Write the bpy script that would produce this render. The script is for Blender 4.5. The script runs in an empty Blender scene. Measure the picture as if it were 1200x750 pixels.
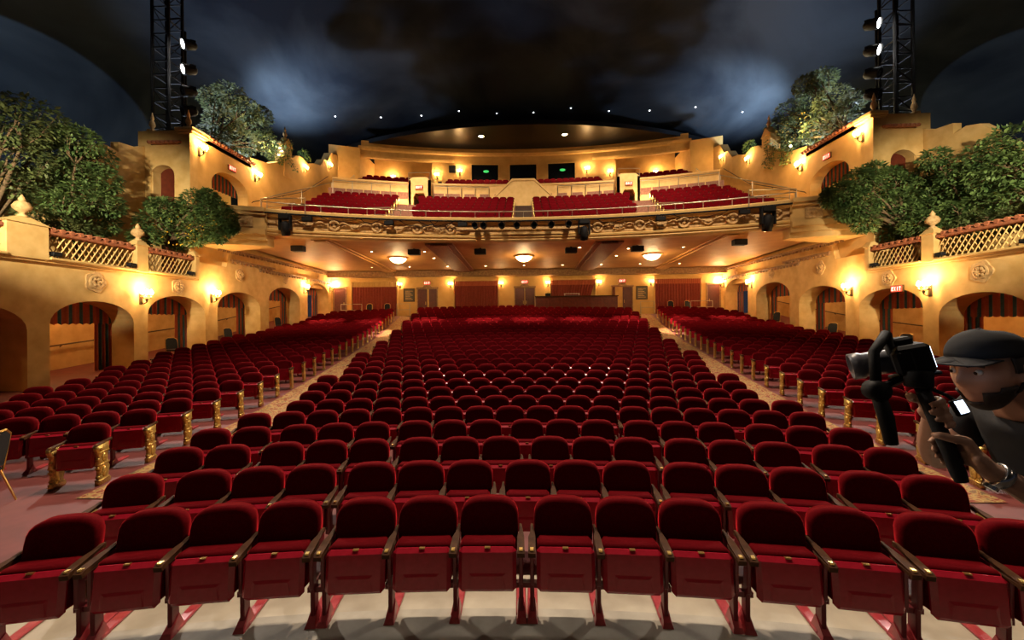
import bpy, bmesh, math, random
from mathutils import Vector, Matrix
random.seed(7)
PI = math.pi
R_ = math.radians
scene = bpy.context.scene
col = scene.collection

# ------------------------------------------------------------------ camera, world, exposure
cam_d = bpy.data.cameras.new('camera'); cam = bpy.data.objects.new('camera', cam_d); col.objects.link(cam)
cam_d.sensor_width = 36.0; cam_d.lens = 14.4; cam_d.clip_start = 0.05; cam_d.clip_end = 300
cam.location = (0, 0, 2.5)
cam.rotation_euler = (Matrix.Rotation(R_(1.73), 3, 'Z') @ Matrix.Rotation(R_(90), 3, 'X') @ Matrix.Rotation(R_(-0.5), 3, 'Z')).to_euler()
scene.camera = cam
w = bpy.data.worlds.new('world'); scene.world = w; w.use_nodes = True
w.node_tree.nodes['Background'].inputs[0].default_value = (0.55, 0.6, 0.8, 1)
w.node_tree.nodes['Background'].inputs[1].default_value = 0.012
vs = scene.view_settings
vs.view_transform = 'Standard'; vs.look = 'None'; vs.gamma = 1.0; vs.exposure = 1.5
vs.use_curve_mapping = False

WARM = (1.0, 0.62, 0.27)
def light(name, kind, loc, power, color=WARM, target=None, size=0.15, angle=60, blend=0.5, parent=None):
    d = bpy.data.lights.new(name, kind); d.energy = power; d.color = color
    if kind in ('POINT', 'SPOT'): d.shadow_soft_size = size
    if kind == 'SPOT': d.spot_size = R_(angle); d.spot_blend = blend
    if kind == 'AREA': d.size = size
    o = bpy.data.objects.new(name, d); col.objects.link(o); o.location = loc
    if target is not None:
        o.rotation_euler = (Vector(target) - Vector(loc)).to_track_quat('-Z', 'Y').to_euler()
    if parent: o.parent = parent
    return o

# unseen spots below the vault: high key on the stalls, added balcony washes
for s in (-1, 1):
    light('unseen_vault_spot', 'SPOT', (s*4.5, 15.2, 22.8), 5800, (1, .80, .60), (s*1.5, 7.5, 0), .07, 74, .8)
    light('unseen_vault_spot', 'SPOT', (s*6.5, 21.5, 22.5), 3800, (1, .76, .55), (s*6.8, 28.5, 9), .2, 52, .8)
    light('unseen_vault_spot', 'SPOT', (s*6.5, 9, 21), 7000, (1, .78, .56), (s*7.0, 26, 8.5), .25, 58, .8)
    # unseen fill spots added on the stage side for terraces, towers and front seats
    light('front_fill_spot', 'SPOT', (s*10.5, 2.5, 7.5), 5600, (1, .86, .62), (s*16.3, 15.0, 6.5), .2, 35, .8)
    light('front_fill_spot', 'SPOT', (s*6.0, -2.0, 7.0), 40, (1, .76, .55), (-s*1.0, 5.5, .5), .25, 80, 1.0)
    # cloud projectors standing behind the side parapets
    light('cloud_projector', 'SPOT', (s*23, 24, 8.6), 3000, (.66, .78, 1.0), (s*1, 26, 24), .3, 120, 1.0)
# two added spots whose hard cone edge imitates a wall shadow on the vault
def dome_hit(px, py):
    u, v = (px-600)/480, (375-py)/480; c_, s_ = math.cos(R_(.5)), math.sin(R_(.5)); u, v = u*c_+v*s_, v*c_-u*s_
    a = R_(1.73); d = Vector((u*math.cos(a)-math.sin(a), u*math.sin(a)+math.cos(a), v)).normalized(); o = Vector((0, 0, 2.5)); t = 5.0
    while t < 90:
        p = o+d*t
        if (p.x/34)**2+((p.y-12)/46)**2+((p.z-6.5)/18.5)**2 > 1: return p
        t += .05
for s, q in ((-1, (350, 112)), (1, (862, 118))):
    light('cloud_projector', 'SPOT', (s*18.6, 30.5, 12.6), 3000, (.68, .82, 1.0), tuple(dome_hit(*q)), .3, 66, 1.0)
for L, pts, pw in (((-20.5, 14.5, 5.2), ((0, 15), (95, 62), (178, 145)), 1500), ((20.5, 14.5, 5.2), ((1200, 32), (1130, 62), (1075, 130)), 800)):
    L = Vector(L); a, b_, c_ = [(dome_hit(*q)-L).normalized() for q in pts]
    ax = (b_-a).cross(c_-a).normalized(); ax = ax if ax.dot(a) > 0 else -ax
    ang = math.degrees(math.acos(ax.dot(a)))
    light('vault_edge_spot', 'SPOT', tuple(L), pw, (.66, .82, 1.0), tuple(L+ax), .05, min(170, 2*ang), .06)

# ------------------------------------------------------------------ materials
MATS = {}
def mat(name, c1, c2=None, scale=8.0, rough=0.7, metal=0.0, bump=0.0, sheen=0.0, spec=0.5, coat=0.0, detail=4.0, emit=None, estr=0.0, lo=.3, hi=.7):
    m = bpy.data.materials.new(name); m.use_nodes = True; MATS[name] = m
    nt = m.node_tree; b = nt.nodes['Principled BSDF']
    b.inputs['Roughness'].default_value = rough; b.inputs['Metallic'].default_value = metal
    b.inputs['Specular IOR Level'].default_value = spec
    b.inputs['Base Color'].default_value = (*c1, 1)
    if coat: b.inputs['Coat Weight'].default_value = coat; b.inputs['Coat Roughness'].default_value = .15
    if sheen:
        b.inputs['Sheen Weight'].default_value = sheen; b.inputs['Sheen Roughness'].default_value = .35
        b.inputs['Sheen Tint'].default_value = (1, .035, .05, 1)
    if c2 is not None or bump:
        tc = nt.nodes.new('ShaderNodeTexCoord'); n = nt.nodes.new('ShaderNodeTexNoise')
        n.inputs['Scale'].default_value = scale; n.inputs['Detail'].default_value = detail
        nt.links.new(tc.outputs['Object'], n.inputs['Vector'])
        if c2 is not None:
            r = nt.nodes.new('ShaderNodeValToRGB')
            r.color_ramp.elements[0].position = lo; r.color_ramp.elements[1].position = hi
            r.color_ramp.elements[0].color = (*c1, 1); r.color_ramp.elements[1].color = (*c2, 1)
            nt.links.new(n.outputs['Fac'], r.inputs['Fac']); nt.links.new(r.outputs['Color'], b.inputs['Base Color'])
        if bump:
            bp = nt.nodes.new('ShaderNodeBump'); bp.inputs['Strength'].default_value = bump; bp.inputs['Distance'].default_value = .02
            nt.links.new(n.outputs['Fac'], bp.inputs['Height']); nt.links.new(bp.outputs['Normal'], b.inputs['Normal'])
    if emit is not None:
        b.inputs['Emission Color'].default_value = (*emit, 1); b.inputs['Emission Strength'].default_value = estr
    return m

STUCCO = mat('ochre_stucco', (.54, .325, .095), (.70, .46, .17), 2.2, .85, bump=.35, detail=9)
STUCCO_UP = mat('ochre_stucco_upper', (.58, .35, .10), (.70, .45, .155), 1.6, .85, bump=.25, detail=9)
PLASTER = mat('cream_plaster', (.60, .37, .11), (.70, .46, .165), 3, .7, bump=.1)
STONE = mat('carved_stone', (.38, .22, .08), (.66, .43, .18), 9, .75, bump=.6)
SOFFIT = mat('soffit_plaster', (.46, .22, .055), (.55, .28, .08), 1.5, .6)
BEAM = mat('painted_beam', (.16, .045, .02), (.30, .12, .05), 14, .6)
DARKBEAM = mat('stencilled_frieze', (.20, .10, .04), (.38, .22, .09), 7, .6)
TERRA = mat('terracotta', (.28, .08, .035), (.42, .15, .06), 9, .8)
VELVET = mat('red_velvet', (.072, .0010, .0027), (.105, .0015, .004), 60, .85, sheen=.45, spec=.03)
PAN = mat('red_enamel', (.30, .006, .018), (.36, .009, .025), 25, .27, spec=.45)
FRAME = mat('red_iron', (.16, .004, .010), None, 1, .4)
FOOT = mat('worn_red_foot', (.30, .02, .03), (.42, .06, .06), 20, .3, coat=.3)
WOOD = mat('dark_arm_wood', (.035, .012, .004), (.085, .032, .011), 18, .65, spec=.12)
WOODRED = mat('mahogany', (.075, .010, .005), (.12, .02, .008), 6, .4)
BRASS = mat('brass', (.85, .58, .2), None, 1, .3, metal=1.0)
GILT = mat('gilded_iron', (.50, .33, .07), (.80, .58, .2), 30, .38, metal=.85, bump=.6)
BLACK = mat('black_metal', (.005, .005, .006), None, 1, .7, spec=.25)
BLACKCLOTH = mat('black_cloth', (.006, .006, .008), (.012, .012, .014), 40, .9)
RAIL = mat('satin_rail', (.45, .40, .30), None, 1, .35, metal=.9)
IRON = mat('bronze_iron', (.10, .055, .02), None, 1, .45, metal=.7)
CURTAIN = mat('red_curtain', (.17, .022, .010), (.24, .035, .015), 10, .85)
CURTAIN2 = mat('orange_stripe', (.36, .08, .03), (.42, .11, .04), 10, .85)
TEAL = mat('teal_stripe', (.035, .10, .12), (.05, .14, .15), 10, .85)
GOLDTRIM = mat('gold_fringe', (.45, .28, .08), (.55, .36, .12), 30, .7)
BULB = mat('lamp_glass', (1, .85, .6), emit=(1, .72, .36), estr=14)
BOWL = mat('bowl_glass', (1, .85, .6), emit=(1, .74, .36), estr=9)
DOWN = mat('downlight_glass', (1, .9, .7), emit=(1, .86, .6), estr=14)
SPOTL = mat('spot_lens', (1, 1, 1), emit=(1, .97, .9), estr=60)
STARM = mat('star_lens', (1, 1, 1), emit=(.85, .92, 1), estr=4)
EXITR = mat('exit_sign_face', (.7, .05, .03), emit=(1, .06, .03), estr=.45)
EXITW = mat('exit_sign_letters', (1, .9, .8), emit=(1, .8, .6), estr=.6)
LEAF = mat('leaf_green', (.035, .085, .022), (.19, .28, .08), 2.5, .55, spec=.4)
LEAF2 = mat('leaf_olive', (.035, .070, .02), (.19, .22, .07), 2.2, .55, spec=.4)
FLOWER = mat('yellow_flower', (.55, .33, .02), (.65, .45, .04), 8, .6)
BARK = mat('bark', (.10, .06, .03), (.20, .13, .06), 12, .9, bump=.5)
GLASSD = mat('dark_window_glass', (.004, .005, .005), None, 1, .08, spec=.6)
GREENL = mat('green_booth_light', (.05, .5, .1), emit=(.08, .9, .2), estr=.25)
BLACKCEIL = mat('black_ceiling', (.004, .005, .007), None, 1, .35)
NOTICE = mat('notice_board', (.05, .05, .035), (.09, .085, .06), 30, .5)
SKIN = mat('skin', (.42, .22, .14), (.48, .26, .17), 14, .55)
SHIRT = mat('black_shirt', (.008, .008, .010), (.014, .014, .016), 30, .9)
DENIM = mat('dark_trousers', (.012, .014, .02), (.02, .024, .032), 40, .85)
HAIR = mat('dark_hair', (.015, .009, .006), (.03, .018, .01), 60, .7)
EYEW = mat('eye_white', (.7, .68, .64), None, 1, .3)
EYED = mat('iris', (.02, .012, .008), None, 1, .2)
GREYP = mat('grey_plastic', (.10, .10, .115), None, 1, .35)
PURPLE = mat('coated_lens', (.05, .025, .12), None, 1, .1, coat=1)
SCREEN = mat('lit_screen', (.6, .7, .9), emit=(.65, .78, 1), estr=2.0)
SILVER = mat('steel', (.6, .6, .6), None, 1, .25, metal=1)
STAGEB = mat('stage_boards', (.015, .012, .01), (.03, .022, .016), 5, .5)
WHITEP = mat('white_paint', (.7, .66, .58), None, 1, .5)

# sky vault: painted night clouds
SKY = bpy.data.materials.new('painted_night_sky'); SKY.use_nodes = True
nt = SKY.node_tree; b = nt.nodes['Principled BSDF']; b.inputs['Roughness'].default_value = .95; b.inputs['Specular IOR Level'].default_value = .1
tc = nt.nodes.new('ShaderNodeTexCoord'); mp = nt.nodes.new('ShaderNodeMapping'); mp.inputs['Scale'].default_value = (.10, .09, .16)
n1 = nt.nodes.new('ShaderNodeTexNoise'); n1.inputs['Scale'].default_value = 1.0; n1.inputs['Detail'].default_value = 6; n1.inputs['Distortion'].default_value = .6
r = nt.nodes.new('ShaderNodeValToRGB'); cr = r.color_ramp
cr.elements[0].position = .38; cr.elements[0].color = (.012, .017, .027, 1); cr.elements[1].position = .66; cr.elements[1].color = (.060, .078, .098, 1)
nt.links.new(tc.outputs['Object'], mp.inputs['Vector']); nt.links.new(mp.outputs['Vector'], n1.inputs['Vector'])
nt.links.new(n1.outputs['Fac'], r.inputs['Fac']); nt.links.new(r.outputs['Color'], b.inputs['Base Color'])

# main floor: bare concrete up to the front row, worn red paint behind it
FLOORM = bpy.data.materials.new('concrete_and_red_floor'); FLOORM.use_nodes = True
nt = FLOORM.node_tree; b = nt.nodes['Principled BSDF']; b.inputs['Roughness'].default_value = .6
tc = nt.nodes.new('ShaderNodeTexCoord')
dst = nt.nodes.new('ShaderNodeVectorMath'); dst.operation = 'DISTANCE'; dst.inputs[1].default_value = (0, -13.4, 0)
sx = nt.nodes.new('ShaderNodeSeparateXYZ'); cx = nt.nodes.new('ShaderNodeCombineXYZ')
nt.links.new(tc.outputs['Object'], sx.inputs[0]); nt.links.new(sx.outputs[0], cx.inputs[0]); nt.links.new(sx.outputs[1], cx.inputs[1])
nt.links.new(cx.outputs[0], dst.inputs[0])
gt = nt.nodes.new('ShaderNodeMath'); gt.operation = 'GREATER_THAN'; gt.inputs[1].default_value = 17.25
nt.links.new(dst.outputs['Value'], gt.inputs[0])
def nramp(sc, a, bb):
    n = nt.nodes.new('ShaderNodeTexNoise'); n.inputs['Scale'].default_value = sc; n.inputs['Detail'].default_value = 6
    nt.links.new(tc.outputs['Object'], n.inputs['Vector'])
    q = nt.nodes.new('ShaderNodeValToRGB'); q.color_ramp.elements[0].position = .3; q.color_ramp.elements[1].position = .7
    q.color_ramp.elements[0].color = (*a, 1); q.color_ramp.elements[1].color = (*bb, 1); nt.links.new(n.outputs['Fac'], q.inputs['Fac']); return q
q1 = nramp(3, (.30, .25, .18), (.44, .38, .28)); q2 = nramp(4, (.11, .019, .016), (.16, .03, .025))
mx = nt.nodes.new('ShaderNodeMix'); mx.data_type = 'RGBA'
q3 = nramp(5, (.25, .22, .17), (.36, .32, .25)); lt = nt.nodes.new('ShaderNodeMath'); lt.operation = 'LESS_THAN'; lt.inputs[1].default_value = 16.80  # concrete toned darker before the front row, painting in the seat shade
nt.links.new(dst.outputs['Value'], lt.inputs[0]); m3 = nt.nodes.new('ShaderNodeMix'); m3.data_type = 'RGBA'
nt.links.new(lt.outputs[0], m3.inputs[0]); nt.links.new(q1.outputs[0], m3.inputs[6]); nt.links.new(q3.outputs[0], m3.inputs[7])
nt.links.new(gt.outputs[0], mx.inputs[0]); nt.links.new(m3.outputs[2], mx.inputs[6]); nt.links.new(q2.outputs[0], mx.inputs[7]); nt.links.new(mx.outputs[2], b.inputs['Base Color'])

CARPET = bpy.data.materials.new('figured_carpet'); CARPET.use_nodes = True
nt = CARPET.node_tree; b = nt.nodes['Principled BSDF']; b.inputs['Roughness'].default_value = .95
tc = nt.nodes.new('ShaderNodeTexCoord')
vo = nt.nodes.new('ShaderNodeTexNoise'); vo.inputs['Scale'].default_value = 7; vo.inputs['Detail'].default_value = 3; vo.inputs['Distortion'].default_value = 1.6
nt.links.new(tc.outputs['Object'], vo.inputs['Vector'])
q = nt.nodes.new('ShaderNodeValToRGB'); e = q.color_ramp
e.elements[0].position = .42; e.elements[0].color = (.20, .035, .02, 1); e.elements[1].position = .48; e.elements[1].color = (.34, .19, .06, 1)
x = e.elements.new(.55); x.color = (.38, .24, .085, 1); x = e.elements.new(.62); x.color = (.10, .08, .04, 1); x = e.elements.new(.72); x.color = (.36, .10, .04, 1)
nt.links.new(vo.outputs['Fac'], q.inputs['Fac']); nt.links.new(q.outputs['Color'], b.inputs['Base Color'])

# ------------------------------------------------------------------ mesh helpers
class MB:
    def __init__(s): s.v = []; s.f = []; s.m = []
    def add(s, vs, fs, mi=0, M=None):
        o = len(s.v)
        if M is not None: vs = [tuple(M @ Vector(p)) for p in vs]
        s.v.extend(vs)
        for f in fs: s.f.append(tuple(i+o for i in f)); s.m.append(mi)
        return s
    def box(s, x0, x1, y0, y1, z0, z1, mi=0, M=None):
        vs = [(x, y, z) for z in (z0, z1) for y in (y0, y1) for x in (x0, x1)]
        return s.add(vs, [(0,2,3,1), (4,5,7,6), (0,1,5,4), (2,6,7,3), (0,4,6,2), (1,3,7,5)], mi, M)
    def bev(s, x0, x1, y0, y1, z0, z1, b, mi=0, M=None):
        """box with chamfered edges"""
        vs = []; idx = {}
        X = (x0, x1); Y = (y0, y1); Z = (z0, z1); sg = (1, -1)
        for i in (0, 1):
            for j in (0, 1):
                for k in (0, 1):
                    bx, by, bz = X[i]+sg[i]*b, Y[j]+sg[j]*b, Z[k]+sg[k]*b
                    idx[(i,j,k,0)] = len(vs); vs.append((X[i], by, bz))
                    idx[(i,j,k,1)] = len(vs); vs.append((bx, Y[j], bz))
                    idx[(i,j,k,2)] = len(vs); vs.append((bx, by, Z[k]))
        fs = []
        def q(*k): fs.append(tuple(idx[a] for a in k))
        for i in (0, 1): q((i,0,0,0), (i,1,0,0), (i,1,1,0), (i,0,1,0)); q((0,i,0,1), (1,i,0,1), (1,i,1,1), (0,i,1,1)); q((0,0,i,2), (1,0,i,2), (1,1,i,2), (0,1,i,2))
        for i in (0, 1):
            for j in (0, 1):
                q((i,j,0,0), (i,j,1,0), (i,j,1,1), (i,j,0,1)); q((i,0,j,0), (i,1,j,0), (i,1,j,2), (i,0,j,2)); q((0,i,j,1), (1,i,j,1), (1,i,j,2), (0,i,j,2))
                for k in (0, 1): q((i,j,k,0), (i,j,k,1), (i,j,k,2))
        return s.add(vs, fs, mi, M)
    def tube(s, pts, r, n=6, mi=0, M=None, cap=True):
        pts = [Vector(p) for p in pts]; k = len(pts)
        rr = r if isinstance(r, (list, tuple)) else [r]*k
        vs = []; fs = []
        up = None
        for i, p in enumerate(pts):
            d = (pts[min(i+1, k-1)] - pts[max(i-1, 0)])
            if d.length < 1e-9: d = Vector((0, 0, 1))
            d.normalize()
            if up is None or abs(up.dot(d)) > .97: up = Vector((0, 0, 1)) if abs(d.z) < .9 else Vector((1, 0, 0))
            a = d.cross(up).normalized(); bb = a.cross(d).normalized(); up = bb
            for j in range(n):
                t = 2*PI*j/n; vs.append(tuple(p + a*math.cos(t)*rr[i] + bb*math.sin(t)*rr[i]))
        for i in range(k-1):
            for j in range(n):
                j2 = (j+1) % n; fs.append((i*n+j, i*n+j2, (i+1)*n+j2, (i+1)*n+j))
        if cap: fs.append(tuple(range(n-1, -1, -1))); fs.append(tuple(range((k-1)*n, k*n)))
        return s.add(vs, fs, mi, M)
    def lathe(s, prof, c=(0, 0, 0), n=12, mi=0, M=None, axis='z'):
        vs = []; fs = []
        for (r, z) in prof:
            for j in range(n):
                t = 2*PI*j/n; p = (r*math.cos(t), r*math.sin(t), z)
                if axis == 'y': p = (p[0], p[2], p[1])
                if axis == 'x': p = (p[2], p[0], p[1])
                vs.append((p[0]+c[0], p[1]+c[1], p[2]+c[2]))
        for i in range(len(prof)-1):
            for j in range(n):
                j2 = (j+1) % n; fs.append((i*n+j, i*n+j2, (i+1)*n+j2, (i+1)*n+j))
        fs.append(tuple(range(n))); fs.append(tuple(range((len(prof)-1)*n, len(prof)*n)))
        return s.add(vs, fs, mi, M)
    def prism(s, poly, fn, t0, t1, mi=0, M=None):
        """poly of (u,v); fn(u,v,t) -> xyz"""
        n = len(poly)
        vs = [fn(u, v, t0) for u, v in poly] + [fn(u, v, t1) for u, v in poly]
        fs = [tuple(range(n)), tuple(range(2*n-1, n-1, -1))] + [(i, (i+1) % n, n+(i+1) % n, n+i) for i in range(n)]
        return s.add(vs, fs, mi, M)
    def sweep(s, prof, path, mi=0, closed=True):
        """prof: list of (offset outwards, z); path: list of (x, y, nx, ny)"""
        n = len(prof); vs = []; fs = []
        for (x, y, nx, ny) in path:
            for (o, z) in prof: vs.append((x+nx*o, y+ny*o, z))
        for i in range(len(path)-1):
            for j in range(n if closed else n-1):
                j2 = (j+1) % n; fs.append((i*n+j, i*n+j2, (i+1)*n+j2, (i+1)*n+j))
        if closed: fs.append(tuple(range(n))); fs.append(tuple(range((len(path)-1)*n, len(path)*n)))
        return s.add(vs, fs, mi)
    def build(s, name, mats, parent=None, smooth=False):
        me = bpy.data.meshes.new(name); me.from_pydata(s.v, [], s.f)
        for m in (mats if isinstance(mats, (list, tuple)) else [mats]): me.materials.append(m)
        if any(s.m): me.polygons.foreach_set('material_index', s.m)
        if smooth: me.polygons.foreach_set('use_smooth', [True]*len(me.polygons))
        bm = bmesh.new(); bm.from_mesh(me); bmesh.ops.recalc_face_normals(bm, faces=bm.faces); bm.to_mesh(me); bm.free()
        o = bpy.data.objects.new(name, me); col.objects.link(o)
        if parent: o.parent = parent
        return o

def tag(o, label, cat, group=None, kind=None):
    o['label'] = label
    if cat: o['category'] = cat
    if group: o['group'] = group
    if kind: o['kind'] = kind
    return o
def thing(name, label, cat, loc=(0, 0, 0), rotz=0, group=None):
    o = bpy.data.objects.new(name, None); col.objects.link(o); o.empty_display_size = .1
    o.location = loc; o.rotation_euler = (0, 0, rotz)
    return tag(o, label, cat, group)
def struct(o, label=None):
    o['kind'] = 'structure'
    if label: o['label'] = label
    return o
def dup(root, loc, rotz, label=None, skip=()):
    r = root.copy(); col.objects.link(r); r.location = loc; r.rotation_euler = (0, 0, rotz)
    if label: r['label'] = label
    for ch in KIDS[root.name]:
        o, subs = ch
        c = o.copy(); col.objects.link(c); c.parent = r
        for g in subs:
            d = g.copy(); col.objects.link(d); d.parent = c
    return r
KIDS = {}
def freeze(root): KIDS[root.name] = [(c, list(c.children)) for c in root.children]; return root

ORD = 'zeroth first second third fourth fifth sixth seventh eighth ninth tenth eleventh twelfth thirteenth fourteenth fifteenth sixteenth seventeenth eighteenth nineteenth twentieth'.split()
SIDE = {-1: 'wall ahead of cameraman', 1: 'wall behind cameraman'}

# ------------------------------------------------------------------ hall dimensions
W = 15.3; YR = 32.0
FT = [(-6, 0), (6, .02), (8, .06), (9, .11), (10, .165), (11, .255), (12, .335), (13, .425), (14.5, .55), (16, .70), (17, .80), (18, .91), (19, 1.01), (20, 1.12), (21, 1.22), (22, 1.34), (23, 1.48), (24, 1.63), (26, 1.96), (28, 2.31), (30, 2.66), (31, 2.78), (33, 2.82)]
def F(y):
    for (a, za), (b_, zb) in zip(FT, FT[1:]):
        if y <= b_: return .09 + za + (zb-za)*max(0, (y-a))/(b_-a)
    return .09 + FT[-1][1]

# ------------------------------------------------------------------ floor, stage, corridors
m = MB(); ys = [-6, 0, 3, 6] + [6+.5*i for i in range(1, 55)]
xs = [-18.3, 18.3]
for y in ys:
    for x in xs: m.v.append((x, y, F(y)))
for i in range(len(ys)-1): m.f.append((i*2, i*2+1, i*2+3, i*2+2)); m.m.append(0)
struct(m.build('floor', FLOORM), 'raked auditorium floor of concrete and worn red paint')

m = MB(); m.box(-9, 9, -4, 1.55, .80, .95); m.box(-9, 9, 1.45, 1.5, 0, .82)
struct(m.build('floor_stage', STAGEB), 'black boarded stage edge')

def arch_wall(m, y0, y1, zb, top, arches, xf, xb, mi=0):
    """wall in a plane x = const with arched openings; top = [(y, z)...]"""
    def zt(y):
        if y <= top[0][0]: return top[0][1]
        for (a, za), (b_, z2) in zip(top, top[1:]):
            if y <= b_: return za + (z2-za)*(y-a)/(b_-a) if b_ > a else z2
        return top[-1][1]
    cuts = {y0, y1}
    for (a, b_) in top:
        if y0 < a < y1: cuts.add(a)
    for (a, b_, ap, rise, z0) in arches:
        for i in range(15): cuts.add(a + (b_-a)*(1-math.cos(PI*i/14))/2)
    cuts = sorted(cuts)
    def low(y, ar):
        a, b_, ap, rise, z0 = ar; u = max(-1, min(1, (y-(a+b_)/2)/((b_-a)/2)))
        return ap-rise+rise*math.sqrt(max(0, 1-u*u))
    for ya, yb in zip(cuts, cuts[1:]):
        if yb-ya < 1e-6: continue
        mid = (ya+yb)/2; ar = next((q for q in arches if q[0] < mid < q[1]), None)
        la, lb = (low(ya, ar), low(yb, ar)) if ar else (zb, zb)
        ta, tb = zt(ya+1e-5), zt(yb-1e-5)
        vs = [(xf, ya, la), (xf, yb, lb), (xf, yb, tb), (xf, ya, ta), (xb, ya, la), (xb, yb, lb), (xb, yb, tb), (xb, ya, ta)]
        m.add(vs, [(0, 1, 2, 3), (5, 4, 7, 6), (3, 2, 6, 7), (0, 4, 5, 1)], mi)
        if ar and ar[4] > zb:   # sill below the opening
            z0 = ar[4]; m.add([(xf, ya, zb), (xf, yb, zb), (xf, yb, z0), (xf, ya, z0), (xb, ya, zb), (xb, yb, zb), (xb, yb, z0), (xb, ya, z0)], [(0, 1, 2, 3), (5, 4, 7, 6), (3, 2, 6, 7)], mi)
    for (a, b_, ap, rise, z0) in arches:
        z0 = max(z0, zb)
        for y in (a, b_): m.add([(xf, y, z0), (xb, y, z0), (xb, y, ap-rise), (xf, y, ap-rise)], [(0, 1, 2, 3)], mi)
    for y in (y0, y1): m.add([(xf, y, zb), (xb, y, zb), (xb, y, zt(y)), (xf, y, zt(y))], [(0, 1, 2, 3)], mi)

ARCH = [(9.3, 12.15, 3.12, .8), (12.75, 15.6, 3.30, .8), (16.2, 19.2, 3.69, .82), (20.0, 23.3, 4.12, .85), (24.1, 27.5, 4.69, .85), (28.5, 31.6, 5.33, .85)]
LEDGE = 4.57
for s, side in ((-1, 'left'), (1, 'right')):
    m = MB()
    arch_wall(m, 8, YR, -.5, [(8, LEDGE), (18.65, LEDGE), (18.651, 5.35), (20.6, 5.35), (20.9, 6.4), (YR, 6.5)], [(*a, -1) for a in ARCH], s*W, s*(W+.9))
    struct(m.build('wall_'+side, STUCCO), 'ochre stucco arcade wall along the stalls, '+SIDE[s])
    # corridor behind the arcade
    m = MB(); m.box(s*18.2, s*18.4, 7, YR+.2, -.5, 7)
    struct(m.build('wall_%s_corridor' % side, STUCCO), 'plain back wall of the corridor behind the arches')
    m = MB()
    yy = [7+1.25*i for i in range(21)]
    for y in yy: m.v += [(s*(W+.85), y, F(y)+3.35), (s*18.25, y, F(y)+3.35)]
    for i in range(20): m.f.append((2*i, 2*i+1, 2*i+3, 2*i+2)); m.m.append(0)
    struct(m.build('ceiling_%s_corridor' % side, PLASTER), 'sloping corridor ceiling')
    # terrace above, in front of the tower
    m = MB(); m.box(s*(W+.3), s*19.5, 7, 18.9, LEDGE-.25, LEDGE-.02); m.box(s*19.3, s*19.6, 7, 18.9, LEDGE-.1, 6.2)
    struct(m.build('floor_%s_terrace' % side, STUCCO), 'planter terrace on top of the arcade')
    # corridor lamps
    for i, (a, b_, ap, rise) in enumerate(ARCH):
        light('corridor_lamp', 'POINT', (s*17.4, (a+b_)/2+.4, F((a+b_)/2)+2.95), 24, WARM, size=.12)

# rear wall below the balcony
m = MB(); m.box(-W, W, YR, YR+.3, 1, 6.6)
struct(m.build('wall_rear', STUCCO_UP), 'ochre rear wall of the stalls under the balcony')

# ------------------------------------------------------------------ sky vault
m = MB(); nu, nv = 64, 22
for j in range(nv+1):
    t = j/nv*PI/2
    for i in range(nu):
        p = 2*PI*i/nu
        m.v.append((34*math.cos(t)*math.cos(p), 12+46*math.cos(t)*math.sin(p), 6.5+18.5*math.sin(t)))
for j in range(nv):
    for i in range(nu):
        i2 = (i+1) % nu; m.f.append((j*nu+i, j*nu+i2, (j+1)*nu+i2, (j+1)*nu+i)); m.m.append(0)
struct(m.build('ceiling', SKY, smooth=True), 'dark painted night sky vault with drifting clouds')

# ------------------------------------------------------------------ balcony
OY = -10.0
def arc(r, x): return OY + math.sqrt(r*r-x*x)
def arcpath(r, xa, xb, n, sign=-1):
    """points on the circle about (0, OY); normal towards the stage"""
    a0, a1 = math.asin(xa/r), math.asin(xb/r); out = []
    for i in range(n+1):
        a = a0+(a1-a0)*i/n; out.append((r*math.sin(a), OY+r*math.cos(a), -math.sin(a), -math.cos(a)))
    return out
bal = thing('balcony', 'curved cream balcony front with carved medallions, over the stalls', None, (0, 22, 6.7)); bal['kind'] = 'structure'
if 'category' in bal: del bal['category']
def bpart(m, name, mt, smooth=False):
    m.v = [(x, y-22, z-6.7) for x, y, z in m.v]
    return m.build(name, mt, bal, smooth)
XB = 12.4
pth = arcpath(32, -XB, XB, 40)
m = MB(); m.sweep([(-.1, 6.68), (.10, 6.70), (.16, 6.78), (.12, 6.86), (.20, 6.90), (.22, 6.98), (.05, 7.05), (-.02, 7.08), (-.02, 7.60), (.10, 7.64), (.14, 7.72), (.28, 7.78), (.30, 7.90), (.26, 7.95), (-.35, 7.95), (-.35, 6.68)], pth)
bpart(m, 'fascia', PLASTER)
# frieze scrollwork: sinuous vine with leaves
fr = 32-.03
m = MB()
for seg in ((-12.0, -3.2), (3.2, 12.0)):
    n = 260; pts = []
    for i in range(n+1):
        x = seg[0]+(seg[1]-seg[0])*i/n; pts.append((x, arc(fr, x)-.03, 7.34+.16*math.sin(x*6.0)))
    m.tube(pts, .035, 5)
    for i in range(0, n, 3):
        x, y, z = pts[i]; a = random.uniform(0, 6.28); l = .17
        m.add([(x, y-.05, z), (x+l*.5*math.cos(a+.5), y-.01, z+l*.5*math.sin(a+.5)), (x+l*math.cos(a), y-.05, z+l*math.sin(a)), (x+l*.5*math.cos(a-.5), y-.01, z+l*.5*math.sin(a-.5))], [(0, 1, 2, 3)])
bpart(m, 'scrollwork', STONE)
m = MB()   # plain backing band
m.sweep([(-.05, 7.10), (0, 7.10), (0, 7.58), (-.05, 7.58)], pth); bpart(m, 'frieze', STONE)
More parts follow.
